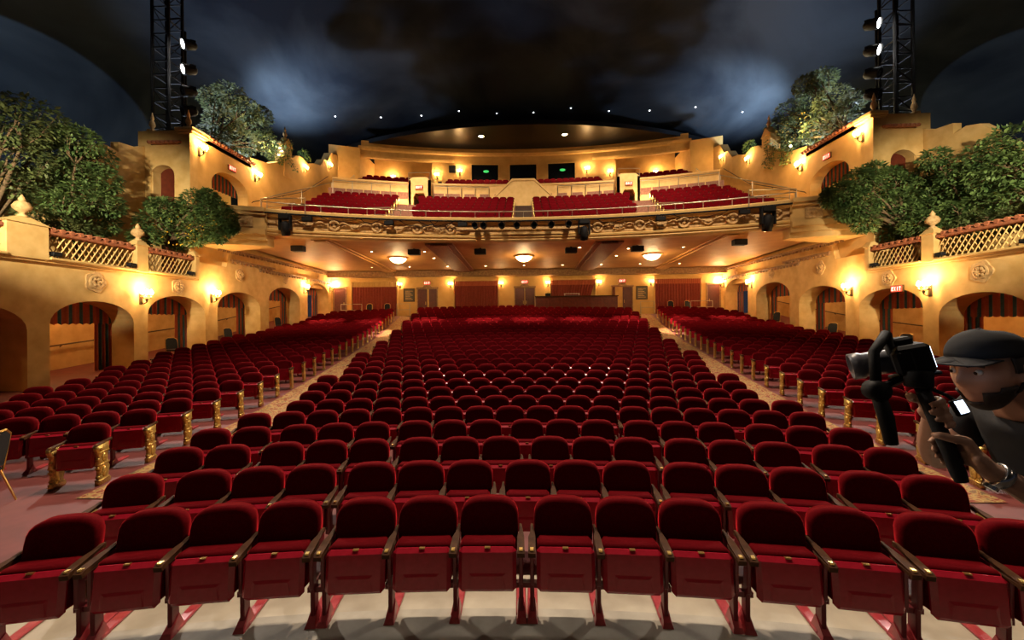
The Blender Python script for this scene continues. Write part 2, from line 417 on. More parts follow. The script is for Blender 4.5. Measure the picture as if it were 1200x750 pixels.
for xm in (-11.6, -9.6, -7.6, -5.6, -3.9, 3.9, 6.0, 8.1, 10.2, 11.9):
    m = MB(); a = math.asin(xm/32); M = Matrix.Translation((xm, arc(32, xm)-.02, 7.34)) @ Matrix.Rotation(-a, 4, 'Z')
    m.lathe([(.16, .02), (.16, -.06), (.23, -.10), (.27, -.10), (.28, -.04), (.28, .02)], n=16, axis='y', M=M)
    m.lathe([(.13, .0), (.12, -.07), (.05, -.12)], n=10, axis='y', M=M)
    bpart(m, 'medallion', STONE, True)
m = MB(); m.bev(-3.0, 3.0, arc(32, 3)-.16, arc(32, 0)+.05, 7.02, 7.10, .02); bpart(m, 'lamp_shelf', PLASTER)
# splayed end blocks with scroll roundels
for s in (-1, 1):
    m = MB()
    for (f0, z0, z1) in ((0, 6.2, 6.45), (.12, 6.45, 6.7), (.22, 6.7, 6.95), (.1, 6.95, 7.65), (.22, 7.65, 7.8), (.3, 7.8, 8.0)):
        poly = [(s*XB, arc(32, XB)+.5), (s*XB, arc(32, XB)-f0), (s*(W-1.3), 18.95-f0), (s*(W+.2), 18.95-f0), (s*(W+.2), 21)]
        m.prism(poly, lambda u, v, t: (u, v, t), z0, z1)
    bpart(m, 'end_block', PLASTER)
    m = MB(); M = Matrix.Translation((s*(W-.7), 18.83, 7.3))
    m.lathe([(.17, .02), (.17, -.06), (.24, -.1), (.29, -.1), (.3, -.04), (.3, .02)], n=16, axis='y', M=M); m.lathe([(.12, 0), (.1, -.08), (.04, -.12)], n=10, axis='y', M=M)
    bpart(m, 'medallion', STONE, True)
    m = MB(); M = Matrix.Translation((s*(XB+.85), 19.12, 7.3)) @ Matrix.Rotation(-s*.28, 4, 'Z'); m.bev(-.34, .34, -.06, .04, -.26, .26, .03, 0, M); m.lathe([(.15, -.05), (.12, -.1), (.03, -.12)], n=8, axis='y', M=M)
    bpart(m, 'carved_panel', STONE)
# soffit
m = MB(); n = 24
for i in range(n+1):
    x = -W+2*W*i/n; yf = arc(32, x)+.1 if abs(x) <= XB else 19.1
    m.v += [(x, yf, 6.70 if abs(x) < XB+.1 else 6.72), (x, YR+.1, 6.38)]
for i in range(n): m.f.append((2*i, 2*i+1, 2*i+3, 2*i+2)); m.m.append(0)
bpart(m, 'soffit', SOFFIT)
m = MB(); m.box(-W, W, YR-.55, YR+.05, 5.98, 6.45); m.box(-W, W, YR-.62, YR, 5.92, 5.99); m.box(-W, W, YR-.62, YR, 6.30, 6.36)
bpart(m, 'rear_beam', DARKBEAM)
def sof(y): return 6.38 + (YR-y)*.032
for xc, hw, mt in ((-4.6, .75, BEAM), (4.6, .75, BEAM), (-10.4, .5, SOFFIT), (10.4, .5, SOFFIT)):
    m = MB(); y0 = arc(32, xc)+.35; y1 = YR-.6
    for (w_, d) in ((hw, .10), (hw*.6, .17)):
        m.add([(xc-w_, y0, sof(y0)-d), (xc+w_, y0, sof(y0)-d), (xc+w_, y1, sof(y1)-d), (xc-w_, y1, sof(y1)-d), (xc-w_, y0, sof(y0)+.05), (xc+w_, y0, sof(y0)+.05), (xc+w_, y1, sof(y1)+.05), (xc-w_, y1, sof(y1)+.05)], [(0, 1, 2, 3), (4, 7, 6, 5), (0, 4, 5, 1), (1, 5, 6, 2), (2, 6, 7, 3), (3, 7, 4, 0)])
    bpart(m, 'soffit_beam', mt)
# steps of the balcony floor
def tier(m, r0, r1, z, zlow, xlim=13.85):
    p0 = arcpath(r0, -xlim, xlim, 24); p1 = arcpath(r1, -xlim, xlim, 24); o = len(m.v)
    for a, b_ in zip(p0, p1): m.v += [(a[0], a[1], zlow), (a[0], a[1], z), (b_[0], b_[1], z)]
    for i in range(24):
        k = o+3*i; m.f += [(k, k+3, k+4, k+1), (k+1, k+4, k+5, k+2)]; m.m += [0, 0]
BROW = [(33.35+.92*k, 7.50+.45*k) for k in range(8)]          # (radius, floor z)
UROW = [(42.0+.92*k, 12.05+.47*k) for k in range(5)]
m = MB(); tier(m, 32.2, 32.95, 7.45, 7.0)
for k, (r, z) in enumerate(BROW): tier(m, r-.5, r+.45, z, z-.5)
tier(m, 40.2, 41.2, 10.9, 10.5)
bpart(m, 'lower_tiers', BEAM)
m = MB()
for k, (r, z) in enumerate(UROW): tier(m, r-.55 if k else 41.1, r+.45, z, z-.5)
tier(m, 46.1, 52, 14.2, 13.8, 15.5); bpart(m, 'upper_tiers', BEAM)
# parapet of the cross aisle, with flights rising to the middle and two exit passages
m = MB()
for xa, xb in ((-13.6, -8.4), (-6.8, 6.8), (8.4, 13.6)):
    m.sweep([(-.2, 10.4), (0, 10.4), (0, 12.66), (.06, 12.68), (.06, 12.8), (-.25, 12.8)], arcpath(41.1, xa, xb, 14))
bpart(m, 'cross_aisle_parapet', PLASTER)
m = MB(); ya = arc(41.1, 0)
m.prism([(-2.5, 10.6), (-2.5, 11.25), (-.8, 12.85), (.8, 12.85), (2.5, 11.25), (2.5, 10.6)], lambda u, v, t: (u, t, v), ya-.7, ya-.05)
m.prism([(-2.55, 11.22), (-2.5, 11.36), (-.82, 12.97), (.82, 12.97), (2.5, 11.36), (2.55, 11.22), (.8, 12.82), (-.8, 12.82)], lambda u, v, t: (u, t, v), ya-.78, ya-.0)
bpart(m, 'centre_stair', PLASTER)
for s in (-1, 1):
    m = MB(); xc = s*7.55; y0 = arc(40.3, xc)
    m.prism([(xc-.8, 10.5), (xc-.8, 12.75), (xc-.5, 12.95), (xc+.5, 12.95), (xc+.8, 12.75), (xc+.8, 10.5), (xc+.45, 10.5), (xc+.45, 11.5), (xc+.3, 11.8), (xc-.3, 11.8), (xc-.45, 11.5), (xc-.45, 10.5)], lambda u, v, t: (u, t, v), y0, y0+.25)
    m.box(xc-.8, xc-.62, y0, y0+2.2, 10.5, 12.75); m.box(xc+.62, xc+.8, y0, y0+2.2, 10.5, 12.75)
    bpart(m, 'exit_passage', PLASTER)
    light('exit_passage_lamp', 'POINT', (s*8.7, y0-.35, 11.2), 30, (1, .78, .45), size=.1)
# side stairs rising along the walls
for s in (-1, 1):
    m = MB(); m.prism([(19.5, 7.9), (21.5, 8.1), (29.2, 11.6), (30.4, 11.6), (33.2, 13.6), (33.2, 7), (19.5, 7)], lambda u, v, t: (t, u, v), s*13.75, s*13.95)
    m.prism([(20.5, 7.9), (30.4, 11.4), (33.2, 13.2), (33.2, 7), (20.5, 7)], lambda u, v, t: (t, u, v), s*13.9, s*15.6)
    bpart(m, 'side_stair', PLASTER)
# upper back wall with booth windows, side openings and cornice
rb = 47.2
m = MB()
def cwall(m, xa, xb, r, z0, z1, th=.3, n=8): m.sweep([(-th, z0), (0, z0), (0, z1), (-th, z1)], arcpath(r, xa, xb, n))
cwall(m, -8.0, 8.0, rb, 13.8, 18.2, n=16)
for s in (-1, 1):
    a, b_ = sorted((s*13.9, s*16.2)); cwall(m, a, b_, rb-.6, 13.8, 17.3)
    a, b_ = sorted((s*7.9, s*14.0)); cwall(m, a, b_, rb, 16.75, 18.2); cwall(m, a, b_, rb+3, 13.8, 18.2)
    a, b_ = sorted((s*10.6, s*11.0)); cwall(m, a, b_, rb+2.9, 14, 17)
    m.box(s*7.9, s*8.2, arc(rb, 8), arc(rb, 8)+3.4, 13.8, 18.2); m.box(s*14.0, s*14.3, arc(rb, 14)-.3, arc(rb, 14)+3.6, 13.8, 17.3)
bpart(m, 'upper_back_wall', STUCCO_UP)
m = MB()
for a, b_ in ((-14.2, -6.2), (6.2, 14.2)): m.sweep([(0, 16.72), (.10, 16.74), (.16, 16.9), (.16, 17.3), (.3, 17.4), (.34, 17.6), (0, 17.6)], arcpath(rb, a, b_, 12))
m.sweep([(0, 17.35), (.12, 17.4), (.2, 17.6), (0, 17.6)], arcpath(rb, -6.4, 6.4, 14))
bpart(m, 'cornice', PLASTER)
for xc in (-3.45, 0, 3.45):
    m = MB(); y0 = arc(rb, xc)-.06; a = math.asin(xc/rb); M = Matrix.Translation((xc, y0, 15.85)) @ Matrix.Rotation(-a, 4, 'Z')
    for q in ((-1.32, 1.32, -.82, -.72), (-1.32, 1.32, .72, .82), (-1.32, -1.2, -.82, .82), (1.2, 1.32, -.82, .82)): m.bev(q[0], q[1], -.06, .05, q[2], q[3], .015, 0, M)
    wf = bpart(m, 'window_frame', PLASTER)
    m = MB(); m.box(-1.22, 1.22, -.005, .04, -.74, .74, 0, M)
    m.v = [(x, y-22, z-6.7) for x, y, z in m.v]; m.build('pane', GLASSD, wf)
    if xc:
        m = MB(); M2 = M @ Matrix.Translation((.1, -.012, .12))
        m.lathe([(.26, .004), (.26, -.008)], n=9, axis='y', M=M2 @ Matrix.Diagonal((1, 1, .45, 1)))
        m.v = [(x, y-22, z-6.7) for x, y, z in m.v]; m.build('booth_lamp', GREENL, wf)
# black ceiling disc over the back of the balcony
def edge(x): return 66.5-math.sqrt(34*34-x*x)
m = MB(); n = 30
for zz in (18.0, 18.35):
    for i in range(n+1):
        x = -19+38*i/n; m.v += [(x, edge(x), zz), (x, 47, zz)]
h = 2*(n+1)
for i in range(n):
    k = 2*i; m.f += [(k, k+2, k+3, k+1), (h+k, h+k+1, h+k+3, h+k+2), (k, h+k, h+k+2, k+2)]; m.m += [0]*3
struct(m.build('ceiling_rear_balcony', BLACKCEIL), 'black curved ceiling disc over the back of the balcony')

# ------------------------------------------------------------------ upper side walls and towers
TOPS = [(18.7, 11.5), (22.9, 11.5), (22.901, 11.9), (24.6, 12.2), (25.6, 12.7), (26.2, 13.0), (26.201, 13.9), (27.0, 13.9), (27.001, 13.4), (27.6, 13.9), (28.3, 14.1), (29.2, 13.95), (30.2, 14.35), (31, 14.5), (31.6, 15.2), (32.2, 15.3), (32.8, 16.2), (33.8, 16.4), (34.9, 17.3), (36, 18.1), (41, 18.1)]
for s, side in ((-1, 'left'), (1, 'right')):
    m = MB()
    arch_wall(m, 18.7, 41, 5.0, TOPS, [(20.0, 22.7, 10.35, .8, 7.9)], s*(W+.25), s*(W+.85))
    m.box(s*(W+.2), s*(W+.6), 26.15, 27.05, 12, 14.1)
    m.prism([(26.1, 14.1), (27.1, 14.1), (26.6, 14.6)], lambda u, v, t: (t, u, v), s*(W+.15), s*(W+.7))
    struct(m.build('wall_%s_upper' % side, STUCCO_UP), 'stepped ochre wall beside the balcony, '+SIDE[s])
    # lobby behind the balcony level arch
    m = MB(); m.box(s*(W+2.2), s*(W+2.4), 19, 24, 7.5, 11.4); m.box(s*(W+.8), s*(W+2.4), 19, 24, 7.7, 7.9)
    struct(m.build('wall_%s_lobby' % side, STUCCO_UP), 'small lobby behind the balcony arch')
    # tower front, facing the stage
    m = MB(); mm = MB()
    x0, x1 = s*(W+.25), s*17.75
    arch_wall(mm, 0, 2.5, 4.3, [(0, 11.5), (2.5, 11.5)], [(.75, 1.9, 9.9, .5, 4.4)], 0, 1)
    m.add([(s*(W+.245+y*.99), 18.66+x*.45, z) for x, y, z in mm.v], mm.f)
    m.box(s*16.2, s*17.6, 19.12, 19.2, 4.3, 10.2, 1)  # dark panel across the niche, put in to imitate its shaded depth
    m.box(s*17.35, s*17.75, 18.7, 23, 4.3, 11.5); m.box(s*(W+.25), s*17.75, 18.72, 23, 11.3, 11.5)
    struct(m.build('wall_%s_tower' % side, [STUCCO, WOODRED]), 'square stucco tower with dark arched niche')
    # cornice lip at the tower corner and tiled eave
    m = MB(); m.bev(s*(W+.05), s*(W+.85), 18.55, 19.6, 11.45, 11.62, .03); m.bev(s*(W+.1), s*(W+.8), 18.6, 19.55, 11.34, 11.46, .03)
    struct(m.build('trim_%s_tower' % side, PLASTER), 'pale cornice lip at the tower corner')
    ev = thing('tiled_eave', 'row of red clay roof tiles edging the tower on the '+SIDE[s], 'roof', (s*(W+.2), 21.2, 11.46))
    m = MB(); m.prism([(-.25, -.02), (.9, .55), (.9, .45), (-.25, -.1)], lambda u, v, t: (s*u, t, v), -1.6, 1.75); m.build('eave_board', TERRA, ev)
    m = MB()
    for i in range(15):
        y = -1.5+.225*i; m.tube([(-s*.3, y, .0), (s*.9, y, .6)], .085, 7)
    o = m.build('roof_tiles', TERRA, ev, True); o['kind'] = 'stuff'
    ev = thing('tiled_hood', 'small dark clay tile hood over the niche, '+SIDE[s], 'roof', (s*16.6, 18.7, 11.1))
    m = MB(); m.prism([(.25, -.12), (-.35, -.32), (-.35, -.26), (.25, -.04)], lambda u, v, t: (t, u, v), -.65, .65); m.build('hood_board', TERRA, ev)
    m = MB()
    for i in range(7): m.tube([(-.6+.2*i, -.4, -.28), (-.6+.2*i, .2, -.06)], .08, 7)
    o = m.build('roof_tiles', TERRA, ev, True); o['kind'] = 'stuff'
    # scalloped wall running from the tower towards the stage
    tops = [(13.0, 8.0), (14.6, 8.05), (15.0, 8.35), (15.4, 8.85), (15.8, 9.05), (16.0, 9.1), (16.01, 9.55), (16.4, 9.95), (16.9, 10.1), (17.4, 10.0), (17.41, 10.45), (18.2, 10.55), (18.75, 10.85)]
    m = MB(); arch_wall(m, 13, 18.75, 4.4, tops, [], s*17.7, s*18.05)
    struct(m.build('wall_%s_scallop' % side, STUCCO), 'scalloped garden wall stepping down from the tower')
    # pinnacles
    for (px, py, pz, lab) in ((W+.45, 18.85, 11.6, 'at the inner tower corner'), (17.5, 18.85, 11.5, 'at the outer tower corner'), (W+.4, 26.6, 14.5, 'on the gabled pier')):
        p = thing('pinnacle', 'slim turned stone pinnacle %s, %s' % (lab, SIDE[s]), 'finial', (s*px, py, pz))
        m = MB(); m.bev(-.16, .16, -.16, .16, -.05, .12, .02); m.build('plinth', STONE, p)
        m = MB(); m.lathe([(.13, .1), (.06, .2), (.13, .34), (.1, .5), (.05, .58), (.08, .66), (.03, .85), (.005, .95)], n=10); m.build('spire', STONE, p, True)

# ------------------------------------------------------------------ balustrades on the terrace
PANELS = [(8.6, 11.5, 11.95), (12.6, 15.55, 16.0), (16.05, 18.40, 0)]
for s in (-1, 1):
    for i, (a, b_, c) in enumerate(PANELS):
        t = thing('lattice_balustrade', 'terracotta-coped openwork lattice balustrade, %s panel from the tower, %s' % (['third', 'second', 'first'][i], SIDE[s]), 'balustrade', (s*W, (a+b_)/2, LEDGE), 0)
        L = b_-a; hh = .92
        m = MB(); a_, c_ = sorted((-s*.27, s*.16)); m.bev(a_, c_, -L/2-.01, L/2+.01, -.02, .06, .02)
        m.build('sill', PLASTER, t)
        m = MB(); m.bev(-.16, .16, -L/2, L/2, hh-.12, hh+.02, .03)
        for k in range(int(L/.28)):
            y = -L/2+.14+.28*k; m.tube([(-.19, y, hh+.04), (.19, y, hh+.04)], .075, 6)
        m.build('coping', TERRA, t)
        m = MB(); z0, z1 = .05, hh-.12; H = z1-z0; sl = .62; run = H*sl; step = .2; k = -run
        while k < L:
            for d in (1, -1):
                y0, y1 = (k, k+run) if d == 1 else (k+run, k)
                # clip to the panel
                pts = []
                for tt in [q/20 for q in range(21)]:
                    y = y0+(y1-y0)*tt
                    if 0 <= y <= L: pts.append((0.02*d, y-L/2, z0+H*tt))
                if len(pts) > 1: m.tube([pts[0], pts[-1]], .022, 4)
            k += step
        m.build('lattice', STUCCO, t)
        if c or i == 2:
            pa, pb = (b_, c+.65 if i == 0 else c) if i < 2 else (18.55, 18.75)
            pc = (b_+PANELS[i+1][0])/2 if i < 2 else 18.52; hw = (PANELS[i+1][0]-b_)/2 if i < 2 else .12
            p = thing('balustrade_pier', 'stucco pier with sloped cap, %s pier from the tower, %s' % (['third', 'second', 'first'][i], SIDE[s]), 'pier', (s*W, pc, LEDGE))
            m = MB(); m.bev(-.2, .2, -hw, hw, -.05, 1.0, .02); m.build('shaft', STUCCO, p)
            m = MB(); m.add([(-.24, -hw-.04, 1.0), (.24, -hw-.04, 1.0), (.24, hw+.04, 1.0), (-.24, hw+.04, 1.0), (-.1, -.12, 1.22), (.1, -.12, 1.22), (.1, .12, 1.22), (-.1, .12, 1.22)], [(0, 1, 5, 4), (1, 2, 6, 5), (2, 3, 7, 6), (3, 0, 4, 7), (4, 5, 6, 7), (3, 2, 1, 0)]); m.build('cap', STUCCO, p)
            if i < 2:
                u = thing('urn_finial', 'turned stone urn on top of the %s pier from the tower, %s' % (['third', 'second'][i], SIDE[s]), 'finial', (s*W, pc, LEDGE+1.2))
                m = MB(); m.lathe([(.13, 0), (.13, .05), (.06, .1), (.08, .14), (.2, .24), (.22, .33), (.16, .44), (.07, .5), (.09, .54), (.03, .66), (.005, .7)], n=14); m.build('urn', STONE, u, True)
    # mouldings and shields on the arcade
    for (a, b_, z, pr) in ((8, 18.65, LEDGE-.06, .12), (20.9, 24.6, 5.75, .10), (23.2, YR, 5.55, .10), (20.0, YR, 6.25, .12)):
        t = MB(); t.bev(s*(W-pr), s*(W+.05), a, b_, z-.05, z+.05, .015)
        if a > 19:
            for k in range(int((b_-a)/.3)): t.box(s*(W-pr*.7), s*W, a+.06+.3*k, a+.2+.3*k, z-.15, z-.05)
        o = struct(t.build('trim_%d' % (1+[8, 20.9, 23.2, 20.0].index(a)), PLASTER if a == 8 else DARKBEAM), 'moulded ledge running along the '+SIDE[s])
    for k, (y, z, r_) in enumerate(((10.7, 3.72, .4), (14.15, 3.98, .36), (17.65, 4.10, .34), (21.6, 5.05, .34), (25.8, 5.22, .28), (30.0, 5.80, .2))):
        sh = thing('carved_shield', 'round carved stone shield over the %s arch from the stage, %s' % (ORD[k+1], SIDE[s]), 'plaque', (s*W, y, z), s*-PI/2, 'carved shields over the arches')
        m = MB(); out = []
        for j in range(20):
            q = 2*PI*j/20; rr = r_*(1+.10*math.cos(5*q)); out.append((rr*math.cos(q)*.95, rr*math.sin(q)))
        m.prism(out, lambda u, v, t: (u, t, v), -.05, .02); m.build('rim', STONE, sh)
        m = MB(); m.lathe([(r_*.7, -.04), (r_*.7, -.08), (r_*.55, -.10), (r_*.5, -.06)], n=12, axis='y')
        for j in range(6):
            q = 2*PI*j/6; m.lathe([(.07, -.05), (.06, -.1), (.02, -.12)], c=(r_*.33*math.cos(q), 0, r_*.33*math.sin(q)), n=6, axis='y')
        m.build('relief', STONE, sh)

# ------------------------------------------------------------------ theatre seats
def outline(npt):
    o = [(-.214, .40), (-.236, .46), (-.244, .58)]
    for i in range(npt+1):
        t = PI - PI*i/npt; c_, s_ = math.cos(t), math.sin(t)
        o.append((.247*math.copysign(abs(c_)**.60, c_), .675+.18*abs(s_)**.66))
    return o + [(.244, .58), (.236, .46), (.214, .40)]
def back_mesh(m, npt=12, mi=0, M=None, rings=((.05, .90), (.042, 1.0), (-.028, 1.0), (-.05, .93), (-.056, .70))):
    o = outline(npt); n = len(o); vs = []; fs = []
    for (dy, sc) in rings:
        for (x, z) in o:
            xx = x*sc; zz = .63+(z-.63)*sc; vs.append((xx, .07+(zz-.40)*.2+dy+.35*xx*xx*-1+.02, zz))
    k = len(rings)
    for i in range(k-1):
        for j in range(n): fs.append((i*n+j, i*n+(j+1) % n, (i+1)*n+(j+1) % n, (i+1)*n+j))
    fs.append(tuple(range(n))); fs.append(tuple(range((k-1)*n, k*n)))
    m.add(vs, fs, mi, M)
TILT = Matrix.Translation((0, -.02, .30)) @ Matrix.Rotation(R_(-7), 4, 'X') @ Matrix.Translation((0, .02, -.30))
def seat_parts():
    P = {}
    m = MB(); back_mesh(m); P['backrest'] = (m, VELVET, True)
    m = MB(); m.bev(-.222, .222, -.175, .0, .27, .605, .025, 0, TILT); P['seat_cushion'] = (m, VELVET, True)
    m = MB(); m.bev(-.228, .228, -.215, -.14, .245, .575, .03, 0, TILT)
    m.add([(-.15, -.214, .275), (.15, -.214, .275), (.15, -.214, .40), (-.15, -.214, .40), (-.135, -.219, .275), (.135, -.219, .275), (.12, -.219, .37), (-.12, -.219, .37)], [(0, 1, 5, 4), (1, 2, 6, 5), (2, 3, 7, 6), (3, 0, 4, 7), (4, 5, 6, 7)], 0, TILT)
    P['seat_pan'] = (m, PAN, False)
    m = MB(); m.box(-.022, .022, -.2, -.175, .570, .5785, 0, TILT); P['number_plate'] = (m, BRASS, False)
    return P
def arm_mesh(m, x, mi=0):
    prof = [(-.235, .555), (-.24, .59), (-.215, .605), (-.05, .622), (.03, .631), (.10, .640), (.14, .635), (.14, .60), (.03, .588), (-.05, .579), (-.20, .565)]
    m.prism(prof, lambda u, v, t: (x+t*(1 if u < 0 else .34), u, v), -.029, .029, mi)
def std_mesh(m, x):
    m.bev(x-.017, x+.017, -.12, -.03, .03, .30, .006); m.bev(x-.017, x+.017, -.14, -.07, .28, .58, .006); m.box(x-.014, x+.014, -.10, .11, .46, .60)
    m.box(x-.045, x+.045, -.10, -.05, .235, .275)
def foot_mesh(m, x):
    m.bev(x-.042, x+.042, -.10, .30, 0, .028, .008)
    m.add([(x-.042, -.175, 0), (x+.042, -.175, 0), (x+.042, .0, 0), (x-.042, .0, 0), (x-.03, -.155, .035), (x+.03, -.155, .035), (x+.022, -.04, .12), (x-.022, -.04, .12)], [(0, 1, 5, 4), (1, 2, 6, 5), (2, 3, 7, 6), (3, 0, 4, 7), (4, 5, 6, 7)])
def end_mesh(m, x, s):
    """gilded cast aisle end: waisted pilaster with a scroll head and a raised oval"""
    prof = [(-.20, 0), (-.21, .05), (-.17, .09), (-.175, .26), (-.205, .32), (-.18, .38), (-.185, .47), (-.235, .53), (-.24, .585), (.02, .60), (.02, .50), (-.01, .44), (-.01, .30), (.03, .24), (.0, .10), (.06, .05), (.05, 0)]
    m.prism(prof, lambda u, v, t: (x+t, u, v), -.028, .028)
    for (cy, cz, ry, rz) in ((-.09, .18, .055, .09), (-.095, .40, .055, .07), (-.15, .535, .05, .04)):
        M = Matrix.Translation((x+s*.026, cy, cz)) @ Matrix.Diagonal((1, ry, rz, 1)); m.lathe([(1, 0), (.8, s*.018), (.45, s*.010), (.2, s*.022)], n=10, axis='x', M=M)
    for cz in (.06, .29, .47):
        m.box(x-.034, x+.034, -.20, .02, cz, cz+.022)
    for k in range(4): m.lathe([(.03, -.012), (.026, .0), (.01, .012)], c=(x, -.185-.01*(k % 2), .12+.13*k), n=6, axis='y')
PARTS = seat_parts(); SEATMESH = {}
def mesh_of(name, m, mt, smooth):
    o = m.build(name, mt, None, smooth); me = o.data; bpy.data.objects.remove(o); return me
for k, (m, mt, sm) in PARTS.items(): SEATMESH[k] = mesh_of(k, m, mt, sm)
for s, q in ((-1, 'L'), (1, 'R')):
    m = MB(); arm_mesh(m, s*.265); SEATMESH['armrest'+q] = mesh_of('armrest', m, WOOD, False)
    m = MB(); m.box(s*.265-.013, s*.265+.013, -.222, -.19, .600, .613); SEATMESH['plate'+q] = mesh_of('arm_plate', m, BRASS, False)
    m = MB(); std_mesh(m, s*.265); SEATMESH['std'+q] = mesh_of('standard', m, FRAME, False)
    m = MB(); foot_mesh(m, s*.265); SEATMESH['foot'+q] = mesh_of('foot', m, FOOT, False)
    m = MB(); end_mesh(m, s*.268, s); SEATMESH['end'+q] = mesh_of('aisle_end', m, GILT, True)
def put(name, me, parent):
    o = bpy.data.objects.new(name, me); col.objects.link(o); o.parent = parent; return o
def make_seat(loc, rz, label, left, right, group):
    """left / right: None, 'arm' or 'end'"""
    t = thing('theatre_seat', label, 'seat', loc, rz, group)
    put('backrest', SEATMESH['backrest'], t); put('seat_cushion', SEATMESH['seat_cushion'], t)
    p = put('seat_pan', SEATMESH['seat_pan'], t); put('number_plate', SEATMESH['number_plate'], p)
    for side, q in ((left, 'L'), (right, 'R')):
        if not side: continue
        a = put('armrest', SEATMESH['armrest'+q], t); put('arm_plate', SEATMESH['plate'+q], a)
        if side == 'end': put('aisle_end', SEATMESH['end'+q], t)
        else:
            sd = put('standard', SEATMESH['std'+q], t); put('foot', SEATMESH['foot'+q], sd)
    return t
# low-poly seat for the far rows
LOW = MB()
back_mesh(LOW, 7, 0, None, ((.045, .96), (-.03, 1.0), (-.05, .86)))
LOW.bev(-.222, .222, -.175, .0, .29, .60, .02, 0, TILT); LOW.box(-.226, .226, -.225, -.15, .25, .57, 1, TILT)
LOWARM = {}
for s in (-1, 1):
    e = MB(); e.box(s*.265-.018, s*.265+.018, -.24, .12, .585, .62, 2); e.box(s*.265-.014, s*.265+.014, -.13, -.05, 0, .59, 3); LOWARM[s] = e
ENDLOW = {}
for s in (-1, 1):
    e = MB(); e.prism([(-.2, 0), (-.17, .09), (-.20, .32), (-.18, .45), (-.24, .56), (.02, .6), (-.01, .4), (.03, .24), (.05, 0)], lambda u, v, t: (s*.268+t, u, v), -.028, .028, 4); e.box(s*.268-.03, s*.268+.03, -.285, .13, .60, .63, 2); ENDLOW[s] = e

PITCH = .530; CY = -13.4
def Rn(n): return 17+.91*(n-1)
def onrow(n, sarc):
    r = Rn(n)-.20; a = sarc/r; x, y = r*math.sin(a), CY+r*math.cos(a)
    return x, y, F(y+.1), -a
def cedge(y): return 3.95+.132*y
def sin_(y): return 5.6+.127*y
def sout(y): return min(13.75, 8.7+.31*y)
SEATS = []     # dict per seat
NROW = 30
for n in range(1, NROW+1):
    off = 0.0 if n % 2 else -.29
    gap = .100 if n <= 4 else 0
    # centre block, both directions from the middle joint
    row = []
    for d in (-1, 1):
        sarc = off + d*(gap/2); k = 0; cells = []
        grp = 3 if n > 1 or d == -1 else 3
        while True:
            pit = PITCH if n > 2 else .523
            if gap and k and (k % 3 == 0 or (n == 1 and d == 1 and k in (3, 5, 7))) and not (n == 1 and d == 1 and k == 6): sarc += d*gap
            c = sarc + d*pit/2; x, y, z, rz = onrow(n, c)
            if abs(x)+.2 > cedge(y) or k >= (8 if n <= 2 else 30): break
            if n == 30 and .6 < x < 7.2: break
            joint = bool(gap and (k % 3 == 0 if not (n == 1 and d == 1) else k in (0, 3, 5, 7)))
            cells.append([x, y, z, rz, joint]); sarc += d*pit; k += 1
        for i, (x, y, z, rz, joint) in enumerate(cells):
            last = i == len(cells)-1
            nxt = (i+1 < len(cells) and cells[i+1][4])
            inner = 'arm' if joint else None              # arm on the side towards the middle
            outer = 'end' if last else 'arm'
            if d == 1 and not gap and i == 0: inner = None
            L, R = (outer, inner) if d == -1 else (inner, outer)
            if d == -1 and i == 0 and not gap: R = 'arm'
            side = 'aisle behind cameraman' if d == 1 else 'aisle ahead of cameraman'
            SEATS.append(dict(x=x, y=y, z=z, rz=rz, L=L, R=R, n=n, blk='c', label='red velvet centre seat, %s row from stage, %s from %s' % (ORD[n] if n <= 20 else '', ORD[min(20, len(cells)-i)], side)))
    # side blocks
    if n >= 5:
        for d in (-1, 1):
            # start at the aisle
            sarc = Rn(n)*math.asin(min(.9, sin_(Rn(n)+CY)/Rn(n))); cells = []
            for it in range(8):
                x, y, z, rz = onrow(n, sarc); sarc += (sin_(y)-abs(x))
            k = 0
            while True:
                c = sarc+PITCH/2; x, y, z, rz = onrow(n, d*c)
                if abs(x)+.2 > sout(y) or (n == 5 and k >= 1): break
                cells.append((x, y, z, rz)); sarc += PITCH; k += 1
            for i, (x, y, z, rz) in enumerate(cells):
                inner = 'end' if i == 0 else None; outer = 'end' if n == 5 else 'arm'
                L, R = (outer, inner) if d == -1 else (inner, outer)
                blk = 'side block behind cameraman' if d == 1 else 'side block ahead of cameraman'
                lab = 'red velvet seat, %s, %s row, %s from the aisle' % (blk, ORD[min(20, n-4)], ORD[min(20, i+1)])
                if n == 5: lab = 'lone gilt-ended red seat ahead of the %s' % blk
                SEATS.append(dict(x=x, y=y, z=z, rz=rz, L=L, R=R, n=n, blk='s', label=lab))
# the 300 that show largest are individuals, the rest is one mass
def inview(q):
    a = math.atan2(q['x'], q['y'])+R_(1.73); return abs(math.tan(a))*480 < 640
cand = sorted([q for q in SEATS if inview(q)], key=lambda q: q['y']-.0302*q['x'])
near = cand[:300]; ids = {id(q) for q in near}
for q in near:
    make_seat((q['x'], q['y'], q['z']), q['rz'], q['label'], q['L'], q['R'], 'red velvet stalls seats')
m = MB()
for q in SEATS:
    if id(q) in ids: continue
    if q['y'] < 5 : continue
    M = Matrix.Translation((q['x'], q['y'], q['z'])) @ Matrix.Rotation(q['rz'], 4, 'Z')
    vs = [tuple(M @ Vector(p)) for p in LOW.v]; o = len(m.v); m.v.extend(vs)
    m.f.extend([tuple(i+o for i in f) for f in LOW.f]); m.m.extend(LOW.m)
    for sd, s in (('L', -1), ('R', 1)):
        if q[sd]:
            e = ENDLOW[s] if q[sd] == 'end' else LOWARM[s]; o = len(m.v); m.v.extend([tuple(M @ Vector(p)) for p in e.v]); m.f.extend([tuple(i+o for i in f) for f in e.f]); m.m.extend(e.m)
